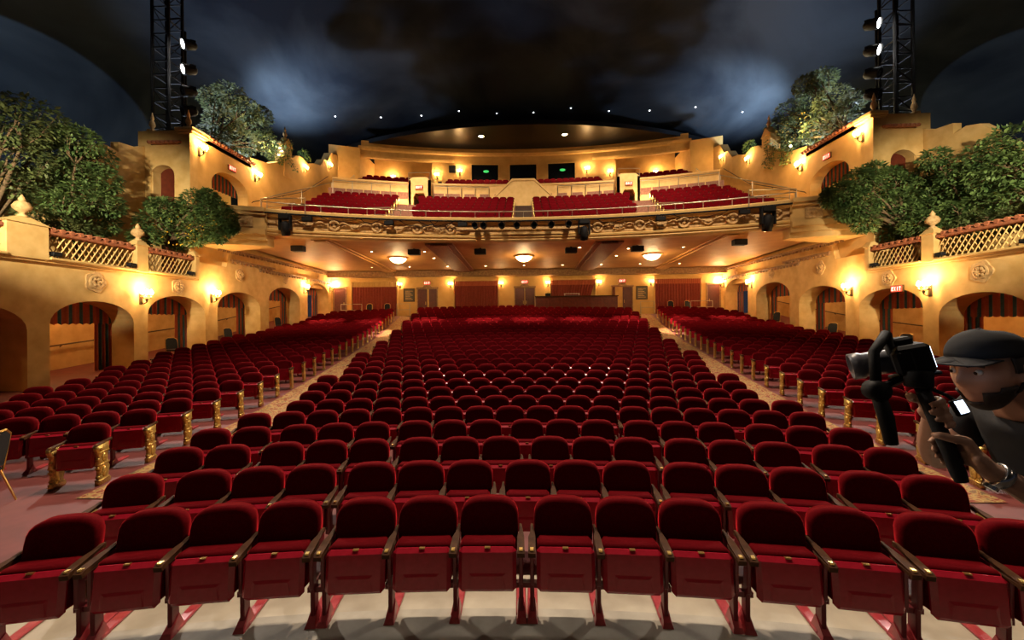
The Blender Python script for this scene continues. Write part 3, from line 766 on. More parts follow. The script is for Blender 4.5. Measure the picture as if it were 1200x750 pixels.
o = m.build('theatre_seat_rows', [VELVET, PAN, WOOD, FRAME, GILT]); tag(o, 'rear rows of red velvet stalls seats running back under the balcony', 'seats', None, 'stuff')

# balcony seats: one mass
LB = MB()
back_mesh(LB, 6, 0, None, ((.045, .96), (-.03, 1.0), (-.05, .86)))
LB.bev(-.222, .222, -.20, .0, .29, .59, .02, 0, TILT); LB.box(.24, .29, -.25, .12, .585, .62, 1)
m = MB(); mu = MB()
def place(mb, r, z, x, end=0):
    a = x/r; M = Matrix.Translation((r*math.sin(a), OY+r*math.cos(a), z)) @ Matrix.Rotation(-a, 4, 'Z'); o = len(mb.v)
    mb.v.extend([tuple(M @ Vector(p)) for p in LB.v]); mb.f.extend([tuple(i+o for i in f) for f in LB.f]); mb.m.extend(LB.m)
    if end:
        e = ENDLOW[end]; o = len(mb.v); mb.v.extend([tuple(M @ Vector(p)) for p in e.v]); mb.f.extend([tuple(i+o for i in f) for f in e.f]); mb.m.extend([2 if k == 4 else 1 for k in e.m])
for k, (r, z) in enumerate(BROW):
    for s in (-1, 1):
        for lo, hi in ((.68, 6.7+.13*k), (8.0+.13*k, 13.6)):
            nn = int((hi-lo)/PITCH)
            for i in range(nn): place(m, r, z, s*(lo+PITCH*(i+.5)), (-s if i == 0 else 0))
for k, (r, z) in enumerate(UROW):
    for s in (-1, 1):
        for lo, hi in ((.75, 6.9), (8.5, 13.7)):
            nn = int((hi-lo)/PITCH)
            for i in range(nn): place(mu, r, z, s*(lo+PITCH*(i+.5)))
o = m.build('balcony_seat_rows', [VELVET, WOOD, GILT]); tag(o, 'rows of bright red velvet seats on the front slope of the balcony', 'seats', None, 'stuff')
o = mu.build('upper_balcony_seat_rows', [VELVET, WOOD, GILT]); tag(o, 'rows of red velvet seats high at the back of the balcony', 'seats', None, 'stuff')

# aisle carpets
for s in (-1, 1):
    m = MB(); yy = [5.4+.8*i for i in range(33)]
    for y in yy: m.v += [(s*(cedge(y)+.17), y, F(y)+.012), (s*(sin_(y)-.15), y, F(y)+.012)]
    for i in range(len(yy)-1): m.f.append((2*i, 2*i+1, 2*i+3, 2*i+2)); m.m.append(0)
    o = m.build('aisle_carpet', CARPET); tag(o, 'gold and red figured carpet down the aisle nearer the '+SIDE[s], 'carpet', 'aisle carpets')
# dark centre aisle carpet of the balcony
m = MB()
for k, (r, z) in enumerate(BROW):
    y0 = arc(r-.5, 0); m.box(-.55, .55, y0-.01, y0+.95, z-.44, z+.012)
o = m.build('balcony_aisle_carpet', mat('dark_stair_carpet', (.03, .014, .008), (.06, .03, .014), 20, .9)); tag(o, 'dark carpet on the middle steps of the balcony', 'carpet')

# ------------------------------------------------------------------ wall sconces
def make_sconce(name, label, power, sc=1.0, group='wall sconces'):
    t = thing(name, label, 'wall lamp', group=group)
    m = MB(); m.bev(-.06*sc, .06*sc, -.03, .01, -.22*sc, .12*sc, .012); m.build('backplate', IRON, t)
    m = MB(); m.tube([(0, -.02, -.12*sc), (0, -.10*sc, -.2*sc), (0, -.2*sc, -.14*sc), (0, -.2*sc, -.02*sc)], .016*sc, 6)
    m.tube([(-.16*sc, -.2*sc, .02*sc), (-.1*sc, -.2*sc, -.03*sc), (0, -.2*sc, -.03*sc), (.1*sc, -.2*sc, -.03*sc), (.16*sc, -.2*sc, .02*sc)], .014*sc, 6)
    m.lathe([(.05*sc, -.05*sc), (.03*sc, -.1*sc), (.01*sc, -.16*sc)], c=(0, -.2*sc, 0), n=8); m.build('bracket', IRON, t)
    for x in (-.16, 0, .16):
        m = MB(); m.lathe([(.045*sc, .02*sc), (.035*sc, .05*sc), (.02*sc, .05*sc), (.02*sc, .10*sc)], c=(x*sc, -.2*sc, 0), n=8); cu = m.build('candle_cup', BRASS, t)
        m = MB(); m.lathe([(.025*sc, .10*sc), (.055*sc, .15*sc), (.05*sc, .21*sc), (.015*sc, .27*sc)], c=(x*sc, -.2*sc, 0), n=8); m.build('bulb', BULB, cu, True)
    light('sconce_light', 'POINT', (0, -.30*sc, .25*sc), power, WARM, size=.09*sc, parent=t)
    return freeze(t)
SC = {}
def sconce(kind, x, y, z, rz, label):
    pw, sz = {'arcade': (85, 1.25), 'rear': (16, .8), 'upper': (38, 1.0), 'tower': (75, 1.2)}[kind]
    if kind not in SC:
        SC[kind] = make_sconce('wall_sconce', label, pw, sz, kind+' sconces'); SC[kind].location = (x, y, z); SC[kind].rotation_euler = (0, 0, rz); return SC[kind]
    return dup(SC[kind], (x, y, z), rz, label)
for s in (-1, 1):
    rz = -s*PI/2
    for y, z, lab in ((15.9, 3.52, 'second and third'), (19.6, 3.75, 'third and fourth'), (28.0, 4.75, 'fifth and sixth')):
        sconce('arcade', s*W, y, z, rz, 'lit iron sconce between the %s arches, %s' % (lab, SIDE[s]))
    sconce('arcade', s*(W-.02), 31.8, 5.1, rz, 'lit sconce in the rear corner of the stalls, %s' % SIDE[s])
    sconce('tower', s*(W+.25), 19.2, 10.75, rz, 'lit sconce near the corner of the tower, %s' % SIDE[s])
    sconce('tower', s*(W+.25), 23.3, 10.9, rz, 'lit sconce just past the balcony arch, %s' % SIDE[s])
    sconce('upper', s*(W+.25), 28.6, 13.3, rz, 'lit sconce beside the gabled pier, %s' % SIDE[s])
    sconce('upper', s*(W+.25), 32.3, 14.9, rz, 'lit sconce on the wall stepping up to the black ceiling, %s' % SIDE[s])
    sconce('upper', s*(W+.25), 34.6, 15.6, rz, 'topmost lit sconce on the stepped wall, %s' % SIDE[s])
    sconce('upper', s*13.9, arc(50.1, 13.9)-.9, 14.9, rz, 'low lit sconce inside the upper side opening, %s' % SIDE[s])
    sconce('upper', s*12.3, arc(50.2, 12.3)-.05, 16.0, 0, 'lit sconce on the back of the upper side opening, %s' % SIDE[s])
    sconce('upper', s*7.7, arc(rb, 7.7)-.03, 15.4, 0, 'lit sconce beside the upper side opening, %s' % SIDE[s])
    sconce('upper', s*5.7, arc(rb, 5.7)-.03, 15.8, 0, 'lit sconce between booth window and side opening, %s' % SIDE[s])
for x, lab in ((-9.75, 'beside the notice board ahead of cameraman'), (-5.75, 'between exit door and curtained bay, ahead of cameraman'), (-1.8, 'between curtained bay and middle door'), (1.85, 'between middle door and draped bay'), (5.8, 'between draped bay and open exit door'), (9.8, 'beside the notice board behind cameraman')):
    sconce('rear', x, YR-.02, 5.25, 0, 'lit sconce on the rear wall, '+lab)

# ------------------------------------------------------------------ soffit lamps
bowl = thing('ceiling_bowl_lamp', 'x', 'ceiling lamp', (0, 26, sof(26)), 0, 'bowl lamps under the balcony')
m = MB(); m.lathe([(.62, .02), (.66, -.05), (.58, -.10), (.5, -.08)], n=20); m.build('rim', BRASS, bowl, True)
m = MB(); m.lathe([(.52, -.08), (.45, -.2), (.28, -.32), (.06, -.38), (.01, -.39)], n=20); m.build('bowl', BOWL, bowl, True)
light('bowl_light', 'POINT', (0, 0, -.62), 55, (1, .66, .3), size=.3, parent=bowl)
freeze(bowl); bowl['label'] = 'glowing glass bowl lamp on the middle of the balcony soffit'
dup(bowl, (-8.05, 26, sof(26)), 0, 'glowing bowl lamp on the soffit ahead of cameraman')
dup(bowl, (8.05, 26, sof(26)), 0, 'glowing bowl lamp on the soffit behind cameraman')
dl = thing('recessed_downlight', 'small recessed downlight in the balcony soffit', 'ceiling lamp', (0, 0, 0), 0, 'downlights in the balcony soffit')
m = MB(); m.lathe([(.13, 0), (.13, -.03), (.09, -.035), (.09, 0)], n=12); m.build('trim_ring', PLASTER, dl)
m = MB(); m.lathe([(.085, -.01), (.05, -.028)], n=10); m.build('lens', DOWN, dl)
freeze(dl); first = True
spots = [(-11.1+2.775*i, 29.6) for i in range(9)] + [(-9.0, 24.0), (-5.9, 24.2), (3.2, 23.6), (6.1, 24.1), (9.2, 23.9), (12.0, 23.4), (-12.0, 23.4), (-2.4, 23.7), (-11.9, 26.3), (-5.8, 26.3), (5.9, 26.3), (11.9, 26.3)]
for (x, y) in spots:
    if first: dl.location = (x, y, sof(y)); first = False
    else: dup(dl, (x, y, sof(y)), 0)
for x in (-12, -9.0, -5.9, -2.4, .3, 3.2, 6.1, 9.2, 12):
    light('downlight_beam', 'SPOT', (x, 24.0, sof(24)-.06), 1300, (1, .72, .48), (x*.99, 24.2, 1.5), .04, 34, .6)
for x in (-9.7, -6.9, -4.2, -1.4, 1.4, 4.2, 6.9, 9.7):
    light('downlight_beam', 'SPOT', (x, 29.6, sof(29.6)-.06), 70, (1, .72, .45), (x, 29.6, 2), .04, 45, .6)
# black loudspeaker boxes under the soffit
for x, y in ((-12.3, 22.0), (-6.3, 23.4), (-2.5, 23.5), (2.7, 23.5), (6.4, 23.3), (11.4, 22.0)):
    t = thing('soffit_speaker', 'black loudspeaker box hung under the balcony soffit', 'speaker', (x, y, sof(y)), 0, 'loudspeakers under the balcony')
    m = MB(); m.bev(-.33, .33, -.2, .2, -.36, -.06, .02); m.build('cabinet', BLACK, t)
    m = MB(); m.box(-.29, .29, -.212, -.2, -.33, -.09); m.build('grille', BLACKCLOTH, t)
    m = MB(); m.box(-.05, .05, -.05, .05, -.07, .03); m.build('bracket', BLACK, t)

# ------------------------------------------------------------------ rear wall bays
def pleats(m, x0, x1, y, z0, z1, n, amp=.05, mi=None, gather=0.0):
    pts = n*6
    o = len(m.v)
    for i in range(pts+1):
        u = i/pts; x = x0+(x1-x0)*u; dy = amp*math.sin(2*PI*n*u)
        xb_ = x0+(x1-x0)*u*(1-gather)
        m.v += [(xb_, y+dy, z0), (x, y+dy*.8, z1)]
    for i in range(pts):
        k = o+2*i; m.f.append((k, k+2, k+3, k+1)); m.m.append(0 if mi is None else mi(i//6))
    return m
for k, (a, b_) in enumerate(((-13.5, -10.0), (-5.4, -2.05), (2.1, 5.45), (10.1, 13.5))):
    nm = ['nearest the corner ahead of cameraman', 'between middle door and exit door ahead of cameraman', 'x', 'nearest the corner behind cameraman'][k]
    t = thing('bay_curtain', 'red pleated curtain in rear bay '+nm, 'curtain', ((a+b_)/2, YR-.05, 2.8), 0, 'rear bay curtains')
    if k == 2: t['label'] = 'red curtain gathered to one side above the sound desk'
    hw = (b_-a)/2
    m = MB(); pleats(m, -hw, hw, -.10, 0.02, 2.55, 16, .045, None, .22 if k == 2 else 0); m.build('curtain', CURTAIN, t, True)
    m = MB(); pleats(m, -hw-.03, hw+.03, -.17, 2.38, 2.75, 22, .03); m.build('pelmet', GOLDTRIM if k == 0 else CURTAIN2, t, True)
    for x in (-hw-.12, hw+.04):
        m = MB(); m.bev(x, x+.08, -.16, .05, 0, 2.85, .015); m.build('jamb', PLASTER, t)
    m = MB(); m.bev(-hw-.14, hw+.14, -.2, .05, 2.76, 2.88, .02); m.build('head', PLASTER, t)
for k, x in enumerate((-7.6, .05, 7.6)):
    d = thing('door_%d' % (k+1), ['mahogany double doors of the exit ahead of cameraman', 'mahogany double doors in the middle of the rear wall', 'exit doorway with one mahogany leaf standing open'][k], None, (x, YR, 2.8)); d['kind'] = 'structure'
    m = MB()
    for q in (-.82, .74): m.bev(q, q+.08, -.08, .02, 0, 2.25, .012)
    m.bev(-.86, .86, -.10, .02, 2.2, 2.34, .02); m.prism([(-.35, 2.34), (.35, 2.34), (.2, 2.5), (-.2, 2.5)], lambda u, v, t_: (u, t_, v), -.08, .02)
    m.build('door_frame', DARKBEAM, d)
    for sd in (-1, 1):
        m = MB(); a, b_ = sorted((sd*.03, sd*.74))
        if k == 2 and sd == -1:
            m.bev(-.74, -.69, -.72, -.02, .03, 2.18, .01)
        elif k == 0 and sd == 1: m.bev(a+.1, b_, -.05, .0, .03, 2.18, .012); m.bev(a+.18, b_-.08, -.065, -.05, .25, 2.0, .01)
        else:
            m.bev(a, b_, -.05, .0, .03, 2.18, .012)
            for (z0, z1) in ((.15, .95), (1.1, 2.05)): m.bev(a+.1, b_-.1, -.065, -.05, z0, z1, .01)
        lf = m.build('door_leaf', WOODRED, d)
        m = MB(); m.tube([(sd*.12, -.10, .95), (sd*.12, -.10, 1.2)], .015, 6); m.build('handle', BRASS, lf)
for k, x in enumerate((-9.05, 9.1)):
    t = thing('notice_board', 'framed dark notice board on the rear wall, nearer the '+SIDE[-1 if k == 0 else 1], 'board', (x, YR, 4.0))
    m = MB(); m.box(-.38, .38, -.05, .01, .06, 1.0); m.build('panel', NOTICE, t)
    m = MB()
    for q in ((-.44, .44, 0, .07), (-.44, .44, .98, 1.05), (-.44, -.37, 0, 1.05), (.37, .44, 0, 1.05)): m.bev(q[0], q[1], -.07, .01, q[2], q[3], .01)
    m.build('frame', IRON, t)
    m = MB()
    for r_ in range(7): m.box(-.3, .3-.1*(r_ % 3), -.053, -.05, .16+.11*r_, .20+.11*r_)
    m.build('print', MATS['carved_stone'], t)
# corner doorways with dark red leaves
for s in (-1, 1):
    d = thing('door_%d' % (4 if s < 0 else 5), 'dark red door leaf in the rear corner, '+SIDE[s], None, (s*14.55, YR, 2.8)); d['kind'] = 'structure'
    m = MB(); m.bev(-.45, .45, -.06, 0, 0, 2.3, .02)
    for (z0, z1) in ((.15, 1.0), (1.15, 2.1)): m.bev(-.3, .3, -.08, -.06, z0, z1, .01)
    lf = m.build('door_leaf', WOODRED, d); m = MB(); m.tube([(-s*.34, -.12, 1.0), (-s*.34, -.12, 1.2)], .015, 6); m.build('handle', BRASS, lf)
    m = MB()
    for q in (-.55, .47): m.bev(q, q+.08, -.09, 0, 0, 2.4, .01)
    m.bev(-.57, .57, -.1, 0, 2.32, 2.44, .01); m.build('door_frame', DARKBEAM, d)
# sound desk enclosure
t = thing('sound_desk', 'long brown panelled sound desk enclosure in front of the draped bay', 'counter', (3.9, 31.0, 2.75))
m = MB(); m.bev(-3.05, 3.05, -.35, -.25, 0, 1.45, .02); m.bev(-3.05, -2.95, -.3, .6, 0, 1.45, .02); m.bev(2.95, 3.05, -.3, .6, 0, 1.45, .02); m.build('body', WOODRED, t)
m = MB(); m.bev(-3.1, 3.1, -.45, -.05, 1.45, 1.52, .02); m.build('top', WOOD, t)
for k in range(6):
    m = MB(); m.bev(-2.95+k*1.0, -2.1+k*1.0, -.37, -.34, .2, 1.3, .015); m.build('panel', WOODRED, t)
t = thing('mixing_console', 'pale-edged mixing console lid standing on the sound desk', 'console', (3.6, 31.0, 4.27))
m = MB(); m.bev(-.55, .55, -.1, .3, 0, .06, .015); m.build('body', GREYP, t); m = MB(); m.prism([(-.55, .06), (-.6, .2), (.6, .2), (.55, .06), (.5, .06), (.53, .16), (-.53, .16), (-.5, .06)], lambda u, v, t_: (u, t_, v), .0, .03); m.build('lid_edge', WHITEP, t)
t = thing('desk_equipment', 'small dark equipment case on the sound desk, nearer the middle door', 'case', (1.8, 31.0, 4.27)); m = MB(); m.bev(-.2, .2, -.1, .2, 0, .22, .02); m.build('case', BLACK, t); m = MB(); m.tube([(-.08, .05, .22), (-.08, .05, .27), (.08, .05, .27), (.08, .05, .22)], .012, 5); m.build('handle', SILVER, t)

# ------------------------------------------------------------------ exit signs
LET = {'E': [(0, 0, .2, 1), (0, 0, .7, .18), (0, .41, .6, .59), (0, .82, .7, 1)], 'I': [(.25, 0, .45, 1)], 'T': [(.25, 0, .45, 1), (0, .82, .7, 1)]}
def make_exit():
    t = thing('exit_sign', 'x', 'sign', group='exit signs')
    m = MB(); m.bev(-.27, .27, -.07, .01, 0, .28, .012); m.build('housing', IRON, t)
    m = MB(); m.box(-.25, .25, -.075, -.069, .02, .26); fc = m.build('face', EXITR, t)
    m = MB()
    for i, ch in enumerate('EXIT'):
        x0 = -.21+.11*i
        if ch == 'X':
            for d in (1, -1):
                xa, xb_ = (x0, x0+.055) if d == 1 else (x0+.055, x0)
                m.add([(xa, -.08, .06), (xa+.022, -.08, .06), (xb_+.022, -.08, .22), (xb_, -.08, .22)], [(0, 1, 2, 3)])
        else:
            for (a, b_, c_, d) in LET[ch]: m.box(x0+a*.11, x0+c_*.11, -.08, -.075, .06+b_*.16, .06+d*.16)
    o = m.build('letters', EXITW, t); return freeze(t)
ex = make_exit(); ex.location = (-7.6, YR-.03, 5.32); ex['label'] = 'lit red EXIT sign over the exit doors ahead of cameraman'
dup(ex, (.05, YR-.03, 5.32), 0, 'lit red EXIT sign over the middle rear doors')
dup(ex, (7.6, YR-.03, 5.32), 0, 'lit red EXIT sign over the open exit doorway')
for s in (-1, 1):
    dup(ex, (s*7.55, arc(40.3, 7.55)-.03, 12.05), 0, 'lit red EXIT sign over the balcony passage nearer the '+SIDE[s])
    dup(ex, (s*(W+.22), 21.35, 10.55), -s*PI/2, 'lit red EXIT sign above the balcony arch, '+SIDE[s])
dup(ex, (W-.03, 17.2, 3.50), -PI/2, 'lit red EXIT sign at the crown of the third arch behind cameraman')

# ------------------------------------------------------------------ arch curtains, rails
for s in (-1, 1):
    for k, (a, b_, ap, rise) in enumerate(ARCH):
        yc = (a+b_)/2; hw = (b_-a)/2
        t = thing('arch_curtain', 'striped valance and side drape in the %s arch from the stage, %s' % (ORD[k+1], SIDE[s]), 'curtain', (s*(W+1.0), yc, F(yc)), -s*PI/2, 'striped arch curtains')
        H = ap-F(yc)
        m = MB(); n = 13; o = 0; pts = n*6
        for i in range(pts+1):
            u = i/pts; x = -hw-.1+(2*hw+.2)*u; dy = .045*math.sin(2*PI*n*u)
            scal = .07*abs(math.sin(PI*n*u)); m.v += [(x, -dy, H-.78-scal), (x, -dy, H+.08)]
        for i in range(pts): m.f.append((2*i, 2*i+2, 2*i+3, 2*i+1)); m.m.append((i//3) % 3 % 2)
        m.build('valance', [CURTAIN2, TEAL], t, True)
        m = MB(); sx = s*-1; x0, x1 = (hw-.50, hw+.15) if s < 0 else (-hw-.15, -hw+.50)
        pleats(m, x0, x1, .06, .02, H-.5, 5, .05, lambda i: i % 2); 
        m.build('drape', [CURTAIN2, TEAL], t, True)
        m = MB(); m.tube([(-hw-.2, 0, H+.06), (hw+.2, 0, H+.06)], .025, 6); m.build('curtain_rod', IRON, t)
    r = thing('corridor_handrail', 'thin handrail along the corridor wall behind the arches, '+SIDE[s], 'handrail', (s*18.2, 20, F(20)), 0)
    m = MB(); yy = [8.5+1.0*i for i in range(23)]; m.tube([(-s*.1, y-20, F(y)-F(20)+.95) for y in yy], .03, 6); m.build('rail', IRON, r)
    for y in yy[1::3]:
        m = MB(); m.tube([(0, y-20, F(y)-F(20)+.86), (-s*.1, y-20, F(y)-F(20)+.94)], .018, 5); m.build('bracket', IRON, r)
    # balcony-level valance in the tower arch
    t = thing('arch_curtain', 'striped valance in the balcony arch of the tower, '+SIDE[s], 'curtain', (s*(W+.95), 21.35, 7.9), -s*PI/2, 'tower arch valances')
    m = MB(); n = 11; pts = n*6
    for i in range(pts+1):
        u = i/pts; x = -1.45+2.9*u; dy = .04*math.sin(2*PI*n*u); m.v += [(x, -dy, 1.62-.06*abs(math.sin(PI*n*u))), (x, -dy, 2.5)]
    for i in range(pts): m.f.append((2*i, 2*i+2, 2*i+3, 2*i+1)); m.m.append((i//3) % 2)
    m.build('valance', [CURTAIN2, TEAL], t, True)
    m = MB(); m.tube([(-1.5, 0, 2.5), (1.5, 0, 2.5)], .025, 6); m.build('curtain_rod', IRON, t)
    light('lobby_lamp', 'POINT', (s*(W+1.7), 21.3, 9.6), 10, WARM, size=.1)

# ------------------------------------------------------------------ balcony rails
r = thing('balcony_rail', 'pale metal safety rail along the balcony front', 'railing', (0, 22, 7.95))
pp = arcpath(31.95, -12.6, 12.6, 40)
m = MB(); m.tube([(x, y-22, .36) for x, y, _, _ in pp], .03, 6); m.build('top_rail', RAIL, r, True)
for i in range(0, 41, 2):
    m = MB(); x, y = pp[i][:2]; m.tube([(x, y-22, -.02), (x, y-22, .36)], .022, 6); m.build('post', RAIL, r)
for xa, xb_, lab in ((-13.5, -8.5, 'ahead of cameraman'), (-6.7, -2.6, 'between middle stair and exit passage ahead of cameraman'), (2.6, 6.7, 'between middle stair and exit passage behind cameraman'), (8.5, 13.5, 'behind cameraman')):
    r = thing('parapet_rail', 'metal rail on the cross-aisle parapet '+lab, 'railing', (0, 31, 12.8)); pp = arcpath(40.95, xa, xb_, 8)
    m = MB(); m.tube([(x, y-31, -.25) for x, y, _, _ in pp], .03, 6); m.build('top_rail', RAIL, r)
    for i in (0, 2, 4, 6, 8):
        m = MB(); x, y = pp[i][:2]; m.tube([(x, y-31, -1.4), (x, y-31, -.25)], .022, 6); m.build('post', RAIL, r)
for s in (-1, 1):
    for xa, xb_, y, z, lab in ((s*8.6, s*7.0, arc(41.3, 8), 13.1, 'above the exit passage'), (s*12.6, s*10.7, arc(32.1, 12), 8.05, 'at the end of the balcony front'), (s*8.3, s*6.9, arc(32.4, 7.5), 8.0, 'at the foot of the balcony aisle')):
        r = thing('guard_rail', 'short metal guard rail %s, near %s' % (lab, SIDE[s]), 'railing', ((xa+xb_)/2, y, z)); h2 = abs(xa-xb_)/2
        m = MB(); m.tube([(-h2, 0, -.25), (-h2, 0, .52), (h2, 0, .52), (h2, 0, -.25)], .03, 6); m.build('frame', RAIL, r)
        m = MB(); m.tube([(-h2, 0, .15), (h2, 0, .15)], .02, 6); m.build('mid_rail', RAIL, r)
    r = thing('stair_handrail', 'handrail climbing the side stair of the balcony, '+SIDE[s], 'handrail', (s*13.85, 25, 10))
    m = MB(); m.tube([(0, -3.8, -1.0), (0, 4.2, 2.55), (0, 5.4, 2.55), (0, 8.2, 4.5)], .03, 6); m.build('rail', RAIL, r)
    for y, z in ((-3.8, -1.0), (.2, .78), (4.2, 2.55), (5.4, 2.55), (8.2, 4.5)):
        m = MB(); m.tube([(0, y, z-1.0), (0, y, z)], .02, 6); m.build('post', RAIL, r)
    r = thing('wall_handrail', 'handrail fixed to the stepped wall beside the balcony stair, '+SIDE[s], 'handrail', (s*(W+.15), 25, 10)); m = MB(); m.tube([(0, -2, -.6), (0, 3.5, 1.7), (0, 7, 4)], .03, 6); m.build('rail', IRON, r)
    for y, z in ((-2, -.6), (1, .65), (3.5, 1.7), (7, 4)):
        m = MB(); m.tube([(s*.12, y, z-.08), (0, y, z)], .02, 5); m.build('bracket', IRON, r)

# ------------------------------------------------------------------ lighting bar and lamps on the balcony front
t = thing('lighting_bar', 'black pipe with cables hung along the balcony front', 'pipe', (0, 22, 7.72))
pp = arcpath(31.6, -12.3, 12.3, 40)
m = MB(); m.tube([(x, y-22, 0) for x, y, _, _ in pp], .045, 6); m.build('pipe', BLACK, t)
for i in range(0, 41, 4):
    m = MB(); x, y, nx, ny = pp[i]; m.tube([(x, y-22, 0), (x-nx*.35, y-22-ny*.35, .05)], .02, 5); m.build('clamp', BLACK, t)
m = MB()
for (xa, xb_, dp) in ((-10.2, -8.3, .22), (-8.3, -7.3, .25), (-6.5, -4.4, .35), (-5.6, -3.6, .28), (-4.9, -3.7, .42), (3.7, 5.2, .25), (7.3, 9.9, .3)):
    pts = []
    for i in range(13):
        u = i/12; x = xa+(xb_-xa)*u; pts.append((x, arc(31.55, x)-22, -dp*4*u*(1-u)+.03*math.sin(u*19)))
    m.tube(pts, .016, 4)
m.build('cables', BLACK, t)
def can(x, lab, sz=1.0):
    y = arc(31.55, x); t = thing('par_can', lab, 'stage light', (x, y, 7.68), 0, 'stage lights on the balcony front')
    m = MB(); m.lathe([(.10*sz, .22), (.15*sz, .16), (.16*sz, -.20), (.14*sz, -.20), (.13*sz, -.05)], c=(0, 0, -.22), n=12, axis='y'); m.build('housing', BLACK, t, True)
    m = MB(); m.lathe([(.13*sz, -.06), (.10*sz, -.07)], c=(0, 0, -.22), n=12, axis='y'); m.build('lens', GLASSD, t)
    m = MB(); m.tube([(-.17*sz, 0, -.22), (-.17*sz, 0, -.02), (0, 0, .04), (.17*sz, 0, -.02), (.17*sz, 0, -.22)], .014, 5); m.build('yoke', BLACK, t)
for i, x in enumerate((-2.55, -2.1, -1.15, -.35, .55, 1.45, 2.35)):
    can(x, 'black stage lamp on balcony front, %s in row from the moving head' % ORD[7-i])
def mover(x, y, z, lab, sz=1.0, grp='moving head lamps on the balcony front', up=False):
    t = thing('moving_head', lab, 'stage light', (x, y, z), 0, grp); k = -1 if not up else 1
    m = MB(); m.bev(-.2*sz, .2*sz, -.15*sz, .15*sz, -.085*sz, .085*sz, .02); m.build('base', BLACK, t)
    m = MB(); m.bev(-.1, -.06, -.055, .055, .07*sz, .20, .01); m.bev(.06, .1, -.055, .055, .07*sz, .20, .01); m.build('clamp', BLACK, t)
    m = MB(); m.bev(-.24*sz, -.18*sz, -.08*sz, .08*sz, -.5*sz, .04*sz, .015); m.bev(.18*sz, .24*sz, -.08*sz, .08*sz, -.5*sz, .04*sz, .015); m.build('yoke', BLACK, t)
    m = MB(); m.lathe([(.06*sz, .25*sz), (.15*sz, .18*sz), (.17*sz, -.1*sz), (.15*sz, -.3*sz), (.12*sz, -.3*sz)], n=12, M=Matrix.Translation((0, 0, k*.42*sz)) @ Matrix.Rotation(.25, 4, 'X')); m.build('head', BLACK, t, True)
    m = MB(); m.lathe([(.12*sz, -.305*sz), (.06*sz, -.325*sz)], n=12, M=Matrix.Translation((0, 0, k*.42*sz)) @ Matrix.Rotation(.25, 4, 'X')); m.build('lens', SILVER, t)
    return t
mover(-11.5, arc(31.6, 11.5), 7.57, 'black moving head lamp at the end of the bar ahead of cameraman', 1.25)
mover(3.15, arc(31.6, 3.15), 7.57, 'black moving head lamp beside the row of small stage lamps', 1.3)
mover(11.4, arc(31.6, 11.4), 7.56, 'black moving head lamp at the end of the bar behind cameraman', 1.4)
for x, lab in ((-10.6, 'beside the end moving head ahead of cameraman'), (-6.9, 'between medallions ahead of cameraman'), (-3.2, 'at the end of the row of small lamps'), (6.9, 'between medallions behind cameraman'), (10.5, 'beside the end moving head behind cameraman')):
    t = thing('dimmer_box', 'black dimmer box on lighting bar '+lab, 'box', (x, arc(31.6, x), 7.55)); m = MB(); m.bev(-.24, .24, -.1, .1, -.12, .1, .02); m.build('case', BLACK, t); m = MB(); m.tube([(-.1, 0, .09), (-.1, 0, .2)], .02, 5); m.tube([(.1, 0, .09), (.1, 0, .2)], .02, 5); m.build('hook', BLACK, t)
# small speakers and downlights high at the back
for x, z, sz, lab in ((-6.35, 16.1, .3, 'beside the booth window'), (-7.45, 14.8, .16, 'low beside the upper side opening')):
    y = arc(rb, x)-.02; t = thing('wall_speaker', 'small black loudspeaker on the upper back wall '+lab, 'speaker', (x, y, z)); m = MB(); m.bev(-sz, sz, -.2, .0, -sz, sz, .02); m.build('cabinet', BLACK, t); m = MB(); m.box(-sz*.85, sz*.85, -.212, -.2, -sz*.85, sz*.85); m.build('grille', BLACKCLOTH, t)
for x, lab in ((-3.5, 'ahead of cameraman'), (3.5, 'behind cameraman')):
    t = thing('ceiling_spot', 'round lit downlight in the black rear ceiling '+lab, 'ceiling lamp', (x, 34.4, 18.0)); m = MB(); m.lathe([(.3, .02), (.3, -.04), (.24, -.04), (.24, .0)], n=14); m.build('trim_ring', BLACK, t); m = MB(); m.lathe([(.23, -.01), (.1, -.03)], n=14); m.build('lens', BOWL, t)
    light('ceiling_spot_beam', 'SPOT', (x, 34.4, 17.9), 500, (1, .74, .45), (x, 33.6, 12), .2, 120, .5, None)
# pinhole star lamps set in the vault
def vault(x, y): return 6.5+18.5*math.sqrt(max(0, 1-(x/34)**2-((y-12)/46)**2))
for i in range(11):
    x = -16+3.4*i; y = 37.6-.012*x*x+(.4 if i % 3 else 0); z = vault(x, y)
    t = thing('star_lamp', 'tiny pinhole star lamp in the row across the sky vault', 'star lamp', (x, y, z-.03), 0, 'star lamps in the vault'); m = MB(); m.lathe([(.05, .02), (.055, -.03), (.03, -.06)], n=8); m.build('lens', STARM, t)
    m = MB(); m.lathe([(.08, .03), (.08, -.01), (.06, -.01)], n=8); m.build('collar', BLACK, t)

